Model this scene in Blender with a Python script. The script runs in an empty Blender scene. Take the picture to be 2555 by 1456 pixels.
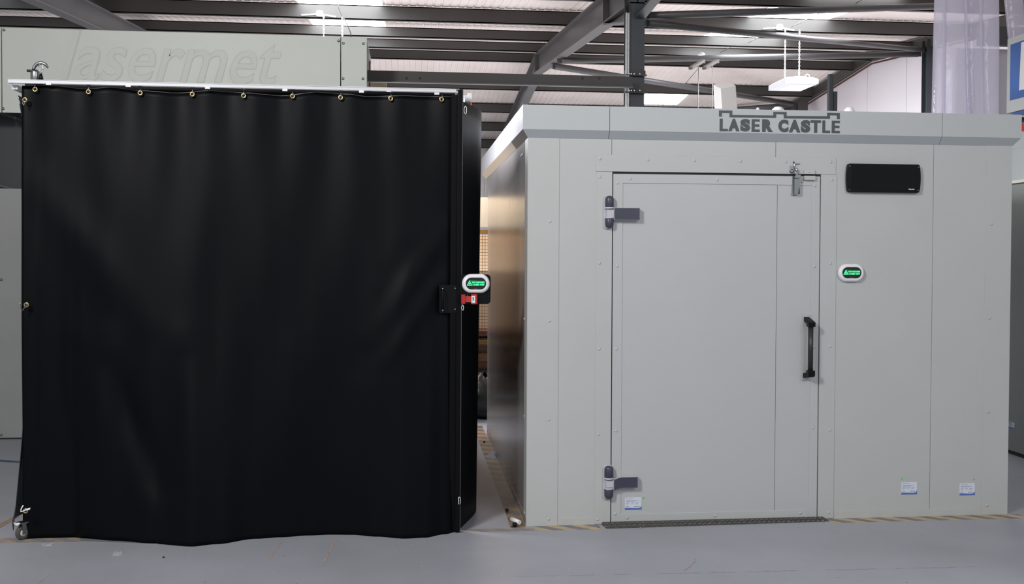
import bpy, bmesh, math, random
from mathutils import Vector, Matrix
random.seed(7)
SC = bpy.context.scene
COL = SC.collection
PI = math.pi

# ------------------------------------------------------------------ camera
W, HH = 2555.0, 1456.0
F, YAW, PITCH, ROLL, SY, H = 2447.6, .10525, -.01861, .0044, -47.0, 1.593
fw = Vector((math.sin(YAW)*math.cos(PITCH), math.cos(YAW)*math.cos(PITCH), math.sin(PITCH)))
r0 = Vector((math.cos(YAW), -math.sin(YAW), 0)); u0 = r0.cross(fw)
rt = r0*math.cos(ROLL)+u0*math.sin(ROLL); up = -r0*math.sin(ROLL)+u0*math.cos(ROLL)
cam = bpy.data.cameras.new('camera'); cam.sensor_width = 36; cam.lens = F/W*36; cam.shift_y = SY/W
cam.clip_end = 200
camo = bpy.data.objects.new('camera', cam); COL.objects.link(camo)
M = Matrix((rt, up, -fw)).transposed().to_4x4(); M.translation = Vector((0, 0, H)); camo.matrix_world = M
SC.camera = camo
SC.view_settings.view_transform = 'Standard'
SC.view_settings.look = 'None'
SC.view_settings.exposure = 0.0

# measured points of the photograph turned into points on real planes of the room
def ray(px, py):
    d = fw*F+rt*(px-W/2)-up*(py-HH/2-SY); return d/d.y
def PY(px, py, Y): return ray(px, py)*Y+Vector((0, 0, H))
def PZ(px, py, Z=0.):
    d = ray(px, py); return d*((Z-H)/d.z)+Vector((0, 0, H))
def PX(px, py, X):
    d = ray(px, py); return d*(X/d.x)+Vector((0, 0, H))

# ------------------------------------------------------------------ materials
def lin(c):
    c = c/255.; return c/12.92 if c <= .04045 else ((c+.055)/1.055)**2.4
def rgb(*c): return tuple(lin(v) for v in c)+(1,)
def mat(name, col, rough=.5, metal=0., var=0., scale=6., bump=0., bscale=40., emis=None, estr=0., alpha=1., trans=0., rvar=0., coat=0., stretch=None, spec=None):
    m = bpy.data.materials.new(name); m.use_nodes = True
    nt = m.node_tree; b = nt.nodes['Principled BSDF']
    b.inputs['Base Color'].default_value = col; b.inputs['Roughness'].default_value = rough; b.inputs['Metallic'].default_value = metal
    tc = nt.nodes.new('ShaderNodeTexCoord'); src = tc.outputs['Object']
    if stretch:
        mp = nt.nodes.new('ShaderNodeMapping'); mp.inputs['Scale'].default_value = stretch
        nt.links.new(src, mp.inputs['Vector']); src = mp.outputs['Vector']
    n = nt.nodes.new('ShaderNodeTexNoise'); n.inputs['Scale'].default_value = scale; n.inputs['Detail'].default_value = 5
    nt.links.new(src, n.inputs['Vector'])
    mr = nt.nodes.new('ShaderNodeMapRange'); mr.inputs['From Min'].default_value = .3; mr.inputs['From Max'].default_value = .7
    mr.inputs['To Min'].default_value = 1-var; mr.inputs['To Max'].default_value = 1+var
    nt.links.new(n.outputs['Fac'], mr.inputs['Value'])
    mx = nt.nodes.new('ShaderNodeVectorMath'); mx.operation = 'SCALE'; mx.inputs[0].default_value = col[:3]
    nt.links.new(mr.outputs['Result'], mx.inputs['Scale']); nt.links.new(mx.outputs['Vector'], b.inputs['Base Color'])
    if rvar:
        m2 = nt.nodes.new('ShaderNodeMapRange'); m2.inputs['To Min'].default_value = max(rough-rvar, .02); m2.inputs['To Max'].default_value = rough+rvar
        nt.links.new(n.outputs['Fac'], m2.inputs['Value']); nt.links.new(m2.outputs['Result'], b.inputs['Roughness'])
    if bump:
        n2 = nt.nodes.new('ShaderNodeTexNoise'); n2.inputs['Scale'].default_value = bscale; nt.links.new(src, n2.inputs['Vector'])
        bp = nt.nodes.new('ShaderNodeBump'); bp.inputs['Strength'].default_value = bump; bp.inputs['Distance'].default_value = .01
        nt.links.new(n2.outputs['Fac'], bp.inputs['Height']); nt.links.new(bp.outputs['Normal'], b.inputs['Normal'])
    if emis: b.inputs['Emission Color'].default_value = emis; b.inputs['Emission Strength'].default_value = estr
    if spec is not None: b.inputs['Specular IOR Level'].default_value = spec
    if alpha < 1: b.inputs['Alpha'].default_value = alpha
    if trans: b.inputs['Transmission Weight'].default_value = trans
    if coat: b.inputs['Coat Weight'].default_value = coat; b.inputs['Coat Roughness'].default_value = .1
    return m

paint = mat('grey_white_paint', rgb(184, 187, 186), .42, var=.015, scale=3)
paint_door = mat('door_paint', rgb(183, 186, 187), .40, var=.012, scale=2)
paint_fascia = mat('fascia_paint', rgb(182, 186, 187), .45, var=.012, scale=2)
paint_bevel_shade = mat('fascia_paint_shaded', rgb(172, 178, 182), .45, var=.01, scale=2)  # darker fascia colour: shade of the down-facing chamfer put into the paint
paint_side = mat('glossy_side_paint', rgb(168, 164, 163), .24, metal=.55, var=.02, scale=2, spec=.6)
groove = mat('dark_groove', rgb(38, 42, 40), .8, var=.1)
rivet_m = mat('rivet_paint', rgb(186, 190, 188), .3, var=.02)
black_cloth = mat('black_curtain_fabric', rgb(5, 7, 11), .48, var=.06, scale=9, bump=.04, bscale=260, spec=.10)
black_side = mat('black_side_fabric', rgb(5, 8, 12), .48, var=.06, scale=5, bump=.1, bscale=200, spec=.10)
grey_flap = mat('grey_flap', rgb(42, 46, 48), .6, var=.1)
black_metal = mat('black_metal', rgb(7, 7, 9), .4, var=.1, scale=12, spec=.14)
black_plastic = mat('black_plastic', rgb(10, 12, 14), .35, var=.08, scale=14, spec=.2)
bar_m = mat('brown_black_tube', rgb(42, 41, 40), .38, var=.06)
gloss_black = mat('gloss_black_panel', rgb(9, 12, 15), .1, var=.05, spec=.3)
alu = mat('white_aluminium', rgb(208, 208, 214), .35, var=.03, scale=4)
tag_m = mat('tag_paper', rgb(225, 225, 228), .6, var=.05)
chrome = mat('chrome', rgb(200, 205, 208), .12, metal=1., var=.06)
zinc = mat('zinc_steel', rgb(150, 152, 154), .3, metal=1., var=.1, scale=25)
brass = mat('brass', rgb(205, 180, 130), .25, metal=1., var=.08, scale=30)
wire_m = mat('wire', rgb(120, 115, 110), .4, metal=.8, var=.1)
white_pl = mat('white_plastic', rgb(232, 232, 235), .35, var=.02)
grey_pl = mat('light_grey_plastic', rgb(188, 188, 196), .4, var=.03)
navy_pl = mat('dark_navy_plastic', rgb(60, 64, 79), .38, var=.05, scale=8)
red_pl = mat('red_plastic', rgb(176, 40, 44), .35, var=.06)
screen_m = mat('dark_screen', rgb(34, 38, 38), .2, var=.05)
green_led = mat('green_led', rgb(60, 230, 140), .4, emis=rgb(85, 245, 165), estr=1.15)
green_led2 = mat('green_dim', rgb(20, 90, 50), .4, emis=rgb(16, 110, 60), estr=.5)
green_dot = mat('green_sticker', rgb(85, 215, 75), .5, var=.05)
letter_m = mat('dark_grey_lettering', rgb(66, 72, 76), .45, var=.03)
white_print = mat('white_print', rgb(225, 225, 225), .5, var=.02)
paper = mat('white_card', rgb(212, 218, 232), .5, var=.02)
ink = mat('grey_ink', rgb(120, 125, 140), .6, var=.05)
blue_ink = mat('blue_print', rgb(92, 116, 186), .4, var=.2, scale=14)
steel_dk = mat('dark_painted_steel', rgb(56, 53, 51), .5, var=.08, scale=3)
steel_col = mat('blue_grey_painted_steel', rgb(50, 55, 60), .45, var=.05, scale=3)
steel_raf = mat('grey_painted_steel', rgb(84, 82, 84), .42, var=.08, scale=3)
tube_m = mat('brace_tube_paint', rgb(72, 71, 72), .4, var=.06, scale=3)
conduit_m = mat('galvanised_conduit', rgb(165, 165, 165), .4, metal=.6, var=.2, scale=60)
cable_m = mat('black_cable', rgb(22, 22, 24), .5, var=.1)
white_cord = mat('white_chain', rgb(240, 240, 245), .5, emis=rgb(235, 235, 245), estr=.08)  # slight glow added to brighten chains, hooks and clamps, which are no lamps
box_paint = mat('pale_sign_panel', rgb(206, 211, 203), .45, var=.02, scale=1.5)
box_emb = mat('sign_letter_panel', rgb(206, 211, 203), .5, var=.02, scale=1.5)
booth_grey = mat('booth_panel_grey', rgb(156, 159, 157), .5, var=.04, scale=2)
booth_dark = mat('booth_dark_panel', rgb(58, 62, 63), .55, var=.1, scale=2)
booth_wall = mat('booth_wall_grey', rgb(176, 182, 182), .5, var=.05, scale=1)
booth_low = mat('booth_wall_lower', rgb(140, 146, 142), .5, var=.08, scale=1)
wood = mat('pale_wood', rgb(196, 176, 140), .6, var=.12, scale=12, stretch=(1, 12, 12))
galv = mat('perforated_steel', rgb(118, 112, 108), .5, metal=.3, var=.4, scale=30)
gable_m = mat('gable_wall_paint', rgb(204, 199, 205), .6, var=.02, scale=1)
rubber = mat('castor_rubber', rgb(74, 74, 66), .6, var=.1)
blue_cab = mat('blue_cable', rgb(60, 84, 104), .5, var=.1)
rack_y = mat('mustard_beam', rgb(150, 115, 55), .5, var=.1)
rack_r = mat('brown_red_beam', rgb(110, 60, 40), .5, var=.15)
cage_back = mat('warm_board', rgb(225, 196, 165), .6, var=.08, scale=3)
white_board = mat('white_board', rgb(225, 220, 210), .5, var=.03)
mesh_m = mat('dark_wire_mesh', rgb(60, 52, 46), .5, var=.1)
box_br = mat('cardboard', rgb(150, 110, 75), .7, var=.1)
sack_m = mat('black_sack', rgb(16, 16, 18), .35, var=.1, bump=.4, bscale=12)
residue = mat('tape_residue', rgb(168, 148, 138), .7, var=.25, scale=40)
crumb = mat('crumb', rgb(30, 30, 32), .7, var=.1)
scrap_m = mat('scrap_film', rgb(178, 178, 180), .5, var=.15, scale=40)
lamp_face = mat('lamp_diffuser', rgb(205, 203, 212), .4, emis=rgb(238, 236, 255), estr=.22)
lamp_body = mat('lamp_housing', rgb(205, 205, 211), .4, emis=rgb(240, 238, 250), estr=.02)
sky_m = mat('skylight_panel', rgb(240, 245, 255), .5, emis=(.93, .97, 1, 1), estr=15.)
sky_dim = mat('skylight_panel_shaded', rgb(230, 235, 240), .5, emis=(.9, .95, 1, 1), estr=1.6)
red_tr = mat('red_flashing', rgb(84, 46, 42), .6, var=.2)
blue_pic = mat('blue_picture', rgb(52, 92, 160), .3, var=.35, scale=1.6)

def pvc():
    m = bpy.data.materials.new('clear_pvc'); m.use_nodes = True; nt = m.node_tree
    b = nt.nodes['Principled BSDF']; b.inputs['Base Color'].default_value = rgb(232, 228, 240); b.inputs['Roughness'].default_value = .12
    tl = nt.nodes.new('ShaderNodeBsdfTranslucent'); tl.inputs['Color'].default_value = rgb(235, 232, 242)
    m0 = nt.nodes.new('ShaderNodeMixShader'); m0.inputs['Fac'].default_value = .45
    tr = nt.nodes.new('ShaderNodeBsdfTransparent'); tr.inputs['Color'].default_value = (.92, .92, .96, 1)
    ms = nt.nodes.new('ShaderNodeMixShader'); ms.inputs['Fac'].default_value = .5
    n = nt.nodes.new('ShaderNodeTexNoise'); n.inputs['Scale'].default_value = 7
    tc = nt.nodes.new('ShaderNodeTexCoord'); nt.links.new(tc.outputs['Object'], n.inputs['Vector'])
    bp = nt.nodes.new('ShaderNodeBump'); bp.inputs['Strength'].default_value = .38; bp.inputs['Distance'].default_value = .03
    nt.links.new(n.outputs['Fac'], bp.inputs['Height']); nt.links.new(bp.outputs['Normal'], b.inputs['Normal'])
    nt.links.new(tr.outputs[0], ms.inputs[1]); nt.links.new(b.outputs[0], m0.inputs[1]); nt.links.new(tl.outputs[0], m0.inputs[2]); nt.links.new(m0.outputs[0], ms.inputs[2])
    nt.links.new(ms.outputs[0], nt.nodes['Material Output'].inputs['Surface']); return m
pvc_m = pvc()

def floor_mat():
    m = bpy.data.materials.new('painted_concrete'); m.use_nodes = True; nt = m.node_tree; L = nt.links
    b = nt.nodes['Principled BSDF']; tc = nt.nodes.new('ShaderNodeTexCoord')
    def noise(s, d=4, st=None):
        n = nt.nodes.new('ShaderNodeTexNoise'); n.inputs['Scale'].default_value = s; n.inputs['Detail'].default_value = d
        if st:
            mp = nt.nodes.new('ShaderNodeMapping'); mp.inputs['Scale'].default_value = st; mp.inputs['Rotation'].default_value = (0, 0, .5)
            L.new(tc.outputs['Object'], mp.inputs['Vector']); L.new(mp.outputs['Vector'], n.inputs['Vector'])
        else: L.new(tc.outputs['Object'], n.inputs['Vector'])
        return n
    def ramp(n, p0, c0, p1, c1):
        r = nt.nodes.new('ShaderNodeValToRGB'); e = r.color_ramp.elements
        e[0].position = p0; e[0].color = c0; e[1].position = p1; e[1].color = c1
        L.new(n.outputs['Fac'], r.inputs['Fac']); return r
    base = ramp(noise(1.1, 6), .3, rgb(150, 153, 161), .7, rgb(166, 169, 179))
    sp = ramp(noise(34, 2), .725, (0, 0, 0, 1), .76, (1, 1, 1, 1))
    mx = nt.nodes.new('ShaderNodeMix'); mx.data_type = 'RGBA'; L.new(sp.outputs[0], mx.inputs['Factor'])
    L.new(base.outputs[0], mx.inputs['A']); mx.inputs['B'].default_value = rgb(182, 184, 190)
    sc = ramp(noise(5, 3, (1, 14, 1)), .70, (0, 0, 0, 1), .80, (.4, .4, .4, 1))
    mx2 = nt.nodes.new('ShaderNodeMix'); mx2.data_type = 'RGBA'; L.new(sc.outputs[0], mx2.inputs['Factor'])
    L.new(mx.outputs['Result'], mx2.inputs['A']); mx2.inputs['B'].default_value = rgb(172, 166, 164)
    dk = ramp(noise(27, 2), .235, (.7, .7, .7, 1), .26, (0, 0, 0, 1))
    mx3 = nt.nodes.new('ShaderNodeMix'); mx3.data_type = 'RGBA'; L.new(dk.outputs[0], mx3.inputs['Factor'])
    L.new(mx2.outputs['Result'], mx3.inputs['A']); mx3.inputs['B'].default_value = rgb(84, 84, 88)
    L.new(mx3.outputs['Result'], b.inputs['Base Color'])
    rr = nt.nodes.new('ShaderNodeMapRange'); rr.inputs['To Min'].default_value = .3; rr.inputs['To Max'].default_value = .55
    L.new(noise(3).outputs['Fac'], rr.inputs['Value']); L.new(rr.outputs['Result'], b.inputs['Roughness'])
    return m
floor_m = floor_mat()

def tape_mat(name, k=6.6, ax=(1, 1.1), yel=(196, 172, 128), dk=(120, 116, 118), wear=.45):
    m = bpy.data.materials.new(name); m.use_nodes = True; nt = m.node_tree; L = nt.links
    b = nt.nodes['Principled BSDF']; b.inputs['Roughness'].default_value = .5
    tc = nt.nodes.new('ShaderNodeTexCoord'); sx = nt.nodes.new('ShaderNodeSeparateXYZ'); L.new(tc.outputs['Object'], sx.inputs[0])
    def math_(op, a, bb):
        n = nt.nodes.new('ShaderNodeMath'); n.operation = op
        for i, v in enumerate((a, bb)):
            if v is None: continue
            if isinstance(v, (int, float)): n.inputs[i].default_value = v
            else: L.new(v, n.inputs[i])
        return n.outputs[0]
    s = math_('ADD', math_('MULTIPLY', sx.outputs['X'], ax[0]*k), math_('MULTIPLY', sx.outputs['Y'], ax[1]*k))
    fr = math_('GREATER_THAN', math_('FRACT', s, None), .5)
    n = nt.nodes.new('ShaderNodeTexNoise'); n.inputs['Scale'].default_value = 14; L.new(tc.outputs['Object'], n.inputs['Vector'])
    mr = nt.nodes.new('ShaderNodeMapRange'); mr.inputs['From Min'].default_value = .4; mr.inputs['From Max'].default_value = .7; mr.inputs['To Max'].default_value = wear
    L.new(n.outputs['Fac'], mr.inputs['Value'])
    mx = nt.nodes.new('ShaderNodeMix'); mx.data_type = 'RGBA'; L.new(fr, mx.inputs['Factor'])
    mx.inputs['A'].default_value = rgb(*dk); mx.inputs['B'].default_value = rgb(*yel)
    m2 = nt.nodes.new('ShaderNodeMix'); m2.data_type = 'RGBA'; L.new(mr.outputs['Result'], m2.inputs['Factor'])
    L.new(mx.outputs['Result'], m2.inputs['A']); m2.inputs['B'].default_value = rgb(136, 136, 142)
    L.new(m2.outputs['Result'], b.inputs['Base Color']); return m
tape_m = tape_mat('hazard_tape')
tape_worn_m = tape_mat('worn_hazard_tape', k=8, yel=(168, 148, 124), dk=(134, 132, 138), wear=.9)
tape_shaded_m = tape_mat('hazard_tape_shaded', k=5.6, ax=(.5, 1), yel=(150, 116, 76), dk=(84, 80, 80), wear=.3)  # darker copy of the hazard tape, aisle shade put into its colours

def sheet_mat():
    # ribbed white roof sheet: fine seams run with the slope
    m = bpy.data.materials.new('roof_sheet'); m.use_nodes = True; nt = m.node_tree; L = nt.links
    b = nt.nodes['Principled BSDF']; b.inputs['Roughness'].default_value = .6
    tc = nt.nodes.new('ShaderNodeTexCoord')
    n = nt.nodes.new('ShaderNodeTexNoise'); n.inputs['Scale'].default_value = 2; L.new(tc.outputs['Object'], n.inputs['Vector'])
    r = nt.nodes.new('ShaderNodeValToRGB'); r.color_ramp.elements[0].position = .3; r.color_ramp.elements[0].color = rgb(206, 195, 191)
    r.color_ramp.elements[1].position = .7; r.color_ramp.elements[1].color = rgb(215, 205, 201)
    L.new(n.outputs['Fac'], r.inputs['Fac']); L.new(r.outputs[0], b.inputs['Base Color']); return m
sheet_m = sheet_mat()

# ------------------------------------------------------------------ mesh builder
class MB:
    def __init__(s): s.v = []; s.f = []; s.sm = []
    def add(s, vs, fs, smooth=False):
        b = len(s.v); s.v += [tuple(v) for v in vs]
        for f in fs: s.f.append(tuple(b+i for i in f)); s.sm.append(smooth)
        return s
    def box(s, a, b):
        x0, x1 = sorted((a[0], b[0])); y0, y1 = sorted((a[1], b[1])); z0, z1 = sorted((a[2], b[2]))
        return s.add([(x, y, z) for z in (z0, z1) for y in (y0, y1) for x in (x0, x1)],
                     [(0, 2, 3, 1), (4, 5, 7, 6), (0, 1, 5, 4), (2, 6, 7, 3), (0, 4, 6, 2), (1, 3, 7, 5)])
    def hexa(s, bot, top):
        return s.add(list(bot)+list(top), [(3, 2, 1, 0), (4, 5, 6, 7), (0, 1, 5, 4), (1, 2, 6, 5), (2, 3, 7, 6), (3, 0, 4, 7)])
    def tube(s, pts, r, n=12, closed=False, caps=True):
        pts = [Vector(p) for p in pts]; k = len(pts); rs = r if isinstance(r, (list, tuple)) else [r]*k
        rings = []; pu = None
        for i, p in enumerate(pts):
            a = pts[i-1] if (i > 0 or closed) else p; c = pts[(i+1) % k] if (i < k-1 or closed) else p
            t = (c-a).normalized()
            if pu is None: pu = t.orthogonal().normalized()
            pu = (pu-t*pu.dot(t)).normalized(); w = t.cross(pu)
            rings.append([p+(pu*math.cos(2*PI*j/n)+w*math.sin(2*PI*j/n))*rs[i] for j in range(n)])
        vs = [v for rg in rings for v in rg]; fs = []
        for i in range(k if closed else k-1):
            for j in range(n):
                fs.append((i*n+j, i*n+(j+1) % n, ((i+1) % k)*n+(j+1) % n, ((i+1) % k)*n+j))
        s.add(vs, fs, True)
        if caps and not closed:
            s.add(rings[0], [tuple(reversed(range(n)))]); s.add(rings[-1], [tuple(range(n))])
        return s
    def bar(s, p, q, w, h, upv=(0, 0, 1)):
        p, q = Vector(p), Vector(q); t = (q-p).normalized(); sd = t.cross(Vector(upv)).normalized(); u = sd.cross(t)
        c = lambda o: [o-sd*w/2-u*h/2, o+sd*w/2-u*h/2, o+sd*w/2+u*h/2, o-sd*w/2+u*h/2]
        return s.hexa(c(p), c(q))
    def prismY(s, poly, y0, y1):
        # polygon in XZ extruded along Y (y0 nearer the camera)
        n = len(poly); vs = [(x, y0, z) for x, z in poly]+[(x, y1, z) for x, z in poly]
        fs = [tuple(range(n)), tuple(reversed(range(n, 2*n)))]+[(i, i+n, (i+1) % n+n, (i+1) % n) for i in range(n)]
        return s.add(vs, fs)
    def prismX(s, poly, x0, x1):
        n = len(poly); vs = [(x0, y, z) for y, z in poly]+[(x1, y, z) for y, z in poly]
        fs = [tuple(range(n)), tuple(reversed(range(n, 2*n)))]+[(i, i+n, (i+1) % n+n, (i+1) % n) for i in range(n)]
        return s.add(vs, fs)
    def lathe(s, c, prof, axis='Y', n=24):
        c = Vector(c); vs = []; k = len(prof)
        for r, h in prof:
            for j in range(n):
                a = 2*PI*j/n; ca, sa = r*math.cos(a), r*math.sin(a)
                vs.append(c+Vector({'Y': (ca, h, sa), 'Z': (ca, sa, h), 'X': (h, ca, sa)}[axis]))
        fs = [(i*n+j, i*n+(j+1) % n, (i+1)*n+(j+1) % n, (i+1)*n+j) for i in range(k-1) for j in range(n)]
        s.add(vs, fs, True); 
        s.add([vs[j] for j in range(n)], [tuple(range(n))]); s.add(vs[(k-1)*n:], [tuple(range(n))]); return s
    def torus(s, c, R, r, axis='Y', n=24, m=8, sx=1., sz=1.):
        c = Vector(c); pts = []
        for i in range(n):
            a = 2*PI*i/n; ca, sa = R*math.cos(a)*sx, R*math.sin(a)*sz
            pts.append(c+Vector({'Y': (ca, 0, sa), 'Z': (ca, sa, 0), 'X': (0, ca, sa)}[axis]))
        return s.tube(pts, r, m, closed=True)
    def grid(s, fn, nu, nv, smooth=True, thick=None):
        vs = [fn(i/nu, j/nv) for j in range(nv+1) for i in range(nu+1)]
        return s.add(vs, [(j*(nu+1)+i, j*(nu+1)+i+1, (j+1)*(nu+1)+i+1, (j+1)*(nu+1)+i) for j in range(nv) for i in range(nu)], smooth)

ORG = {}
def mesh(name, mb, m, origin):
    me = bpy.data.meshes.new(name); o = Vector(origin)
    me.from_pydata([Vector(v)-o for v in mb.v], [], mb.f)
    for p, s in zip(me.polygons, mb.sm): p.use_smooth = s
    bm = bmesh.new(); bm.from_mesh(me); bmesh.ops.remove_doubles(bm, verts=bm.verts, dist=1e-6)
    bmesh.ops.recalc_face_normals(bm, faces=bm.faces); bm.to_mesh(me); bm.free()
    me.materials.append(m); return me
def tag(o, label, cat, group=None, kind=None):
    if label: o['label'] = label
    if cat: o['category'] = cat
    if group: o['group'] = group
    if kind: o['kind'] = kind
    return o
def bevel(o, w, seg=2):
    b = o.modifiers.new('bevel', 'BEVEL'); b.width = w; b.segments = seg; b.limit_method = 'ANGLE'; b.angle_limit = .7; return o
def thing(name, label, cat, loc, group=None):
    o = bpy.data.objects.new(name, None); COL.objects.link(o); o.location = loc; o.empty_display_size = .1
    ORG[o.name] = Vector(loc); return tag(o, label, cat, group)
def part(name, mb, m, parent, label=None, bv=0, kind=None):
    org = ORG[parent.name]; o = bpy.data.objects.new(name, mesh(name, mb, m, org)); COL.objects.link(o)
    o.parent = parent; ORG[o.name] = org
    if label: o['label'] = label
    if kind: o['kind'] = kind
    if bv: bevel(o, bv)
    return o
def solo(name, mb, m, label, cat, group=None, bv=0, kind=None):
    xs, ys, zs = zip(*[tuple(v) for v in mb.v])
    org = Vector(((min(xs)+max(xs))/2, (min(ys)+max(ys))/2, min(zs)))
    o = bpy.data.objects.new(name, mesh(name, mb, m, org)); COL.objects.link(o); o.location = org; ORG[o.name] = org
    if bv: bevel(o, bv)
    return tag(o, label, cat, group, kind)
def struct(name, mb, m, label=None, parent=None):
    o = bpy.data.objects.new(name, mesh(name, mb, m, (0, 0, 0) if parent is None else ORG[parent.name])); COL.objects.link(o)
    if parent is None: o['kind'] = 'structure'
    else: o.parent = parent
    ORG[o.name] = Vector((0, 0, 0)) if parent is None else ORG[parent.name]
    if label: o['label'] = label
    return o
def copypart(src, name, parent, world):
    o = src.copy(); o.name = name; COL.objects.link(o); o.parent = parent; o.location = Vector(world)-ORG[parent.name]; return o

def textmesh(body, x0, z0, x1, z1, y, thick=.002, off=0., shear=0., mb=None, keep=False):
    # the built-in lettering, fitted to a rectangle on a plane facing the camera side (normal -Y)
    cu = bpy.data.curves.new('t', 'FONT'); cu.body = body; cu.offset = off; cu.shear = shear; cu.extrude = 0; cu.resolution_u = 5
    ob = bpy.data.objects.new('t', cu); COL.objects.link(ob)
    dg = bpy.context.evaluated_depsgraph_get(); me = bpy.data.meshes.new_from_object(ob.evaluated_get(dg))
    vs = [v.co.copy() for v in me.vertices]; fs = [tuple(p.vertices) for p in me.polygons]
    bpy.data.objects.remove(ob); bpy.data.curves.remove(cu); bpy.data.meshes.remove(me)
    ax0 = min(v.x for v in vs); ax1 = max(v.x for v in vs); ay0 = min(v.y for v in vs); ay1 = max(v.y for v in vs)
    mb = mb or MB()
    out = [(x0+(v.x-ax0)/(ax1-ax0)*(x1-x0), y, z0+(v.y-ay0)/(ay1-ay0)*(z1-z0)) for v in vs]
    n = len(out)
    if thick:
        # front, back and side walls
        from collections import Counter
        edges = Counter()
        for f in fs:
            for i in range(len(f)): edges[tuple(sorted((f[i], f[(i+1) % len(f)])))] += 1
        back = [(x, yy+thick, z) for x, yy, z in out]
        sides = [(a, b, b+n, a+n) for (a, b), c in edges.items() if c == 1]
        mb.add(out+back, fs+[tuple(i+n for i in reversed(f)) for f in fs]+sides)
    else: mb.add(out, fs)
    return mb

def rrect(x0, z0, x1, z1, r, n=8, rz=None):
    pts = []
    for cx, cz, a0 in ((x1-r, z1-r, 0), (x0+r, z1-r, PI/2), (x0+r, z0+r, PI), (x1-r, z0+r, 3*PI/2)):
        for i in range(n+1):
            a = a0+PI/2*i/n; pts.append((cx+r*math.cos(a), cz+r*math.sin(a)))
    return pts

# ================================================================== THE HALL
Yf = 5.696; Xl, Xr = .693, 3.695
fl = MB().add([(-12, -6, 0), (12, -6, 0), (12, 26, 0), (-12, 26, 0)], [(0, 1, 2, 3)])
struct('floor', fl, floor_m)

RY = 16.7                       # ridge
def zn(Y, k): return H+k+.09*Y                    # near slope, offset k
def zfar(Y, k): return H+k+.09*RY-.10*(Y-RY)      # far slope
def zr(Y, k): return zn(Y, k) if Y < RY else zfar(Y, k)
def roof_sheet(Y0, Y1, k, xa=-9., xb=8.2, pitch=.11):
    mb = MB(); xs = []; x = xa
    while x < xb:
        xs += [(x, 0), (x+pitch*.62, 0), (x+pitch*.72, .009), (x+pitch*.9, .009)]; x += pitch
    vs = [(x, Y0, zr(Y0, k)+dz) for x, dz in xs]+[(x, Y1, (zn(Y1, k) if Y1 <= RY else zfar(Y1, k))+dz) for x, dz in xs]
    n = len(xs); mb.add(vs, [(i, i+1, i+1+n, i+n) for i in range(n-1)]); return mb
KS = 2.16
cnear = roof_sheet(7.4, RY, KS); cfar = roof_sheet(RY, 25.2, KS)
cnear.add(cfar.v, cfar.f)
zv = zn(7.4, KS); cfront = MB().add([(-9, -8, zv+1.4), (8.2, -8, zv+1.4), (8.2, 7.4, zv), (-9, 7.4, zv)], [(0, 1, 2, 3)])
struct('ceiling', cnear, sheet_m); struct('ceiling', cfront, sheet_m)
# skylights in the sheets
def sky(idx, X0, X1, Y0, Y1, m=sky_m):
    z = -.006
    mb = MB().add([(X0, Y0, zr(Y0, KS)+z), (X1, Y0, zr(Y0, KS)+z), (X1, Y1, zr(Y1, KS)+z), (X0, Y1, zr(Y1, KS)+z)], [(0, 1, 2, 3)])
    struct('window_%d' % idx, mb, m)
def PS(px, py, far=False):
    d = ray(px, py)
    if far: a, b = H+KS+.09*RY+.10*RY, -.10
    else: a, b = H+KS, .09
    t = (a-H)/(d.z-b); return d*t+Vector((0, 0, H))
a, b_ = PS(775, 50), PS(958, 50)
sky(1, a.x, b_.x, 10.5, 16.2); sky(2, a.x, b_.x, 19.25, 22)
a, b_ = PS(1870, 40), PS(2075, 44)
sky(3, a.x, b_.x, 11.2, 16.3)
a2, b2 = PS(1600, 245, True), PS(1700, 245, True)
sky(4, a2.x-.25, b2.x+.05, 19.4, 20.75)
a = PS(0, 26); b_ = PS(100, 26)
sky(5, a.x-.5, b_.x+.15, 11.2, 14.5, sky_dim)
a = PS(262, 33); b_ = PS(300, 33)
sky(6, a.x-.5, b_.x, 13.2, 14.4, sky_dim)

# far wall, ribbed
mb = MB(); xs = []; x = -9.
while x < 8.2: xs += [(x, 0), (x+.13, 0), (x+.15, .03), (x+.2, .03)]; x += .22
n = len(xs); mb.add([(x, 25.-d, 0) for x, d in xs]+[(x, 25.-d, 4.6) for x, d in xs], [(i, i+1, i+1+n, i+n) for i in range(n-1)])
struct('wall_back', mb, mat('ribbed_wall_paint', rgb(196, 192, 190), .6, var=.03))
GX = 8.18
def gz(Y): return H+(3.41-.08*(RY-Y) if Y < RY else 3.41-.103*(Y-RY))
mb = MB()
for i in range(12):
    y0, y1 = 8.5+i*1.4, 8.5+(i+1)*1.4-.012
    segs = [(y0, y1)] if not (y0 < RY < y1) else [(y0, RY), (RY, y1)]
    for p, q in segs: mb.hexa([(GX, p, 0), (GX+.08, p, 0), (GX+.08, q, 0), (GX, q, 0)], [(GX, p, gz(p)), (GX+.08, p, gz(p)), (GX+.08, q, gz(q)), (GX, q, gz(q))])
mb.box((GX+.085, 8.5, 0), (GX+.1, 25, 4.3))
struct('wall_right', mb, gable_m)
# red brown flashing under the gable roof edge
mb = MB()
for p, q in ((12.5, RY), (RY, 24.)):
    mb.hexa([(GX-.03, p, gz(p)-.005), (GX, p, gz(p)-.005), (GX, q, gz(q)-.005), (GX-.03, q, gz(q)-.005)], [(GX-.03, p, gz(p)+.018), (GX, p, gz(p)+.018), (GX, q, gz(q)+.018), (GX-.03, q, gz(q)+.018)])
struct('trim_1', mb, red_tr)

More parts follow.
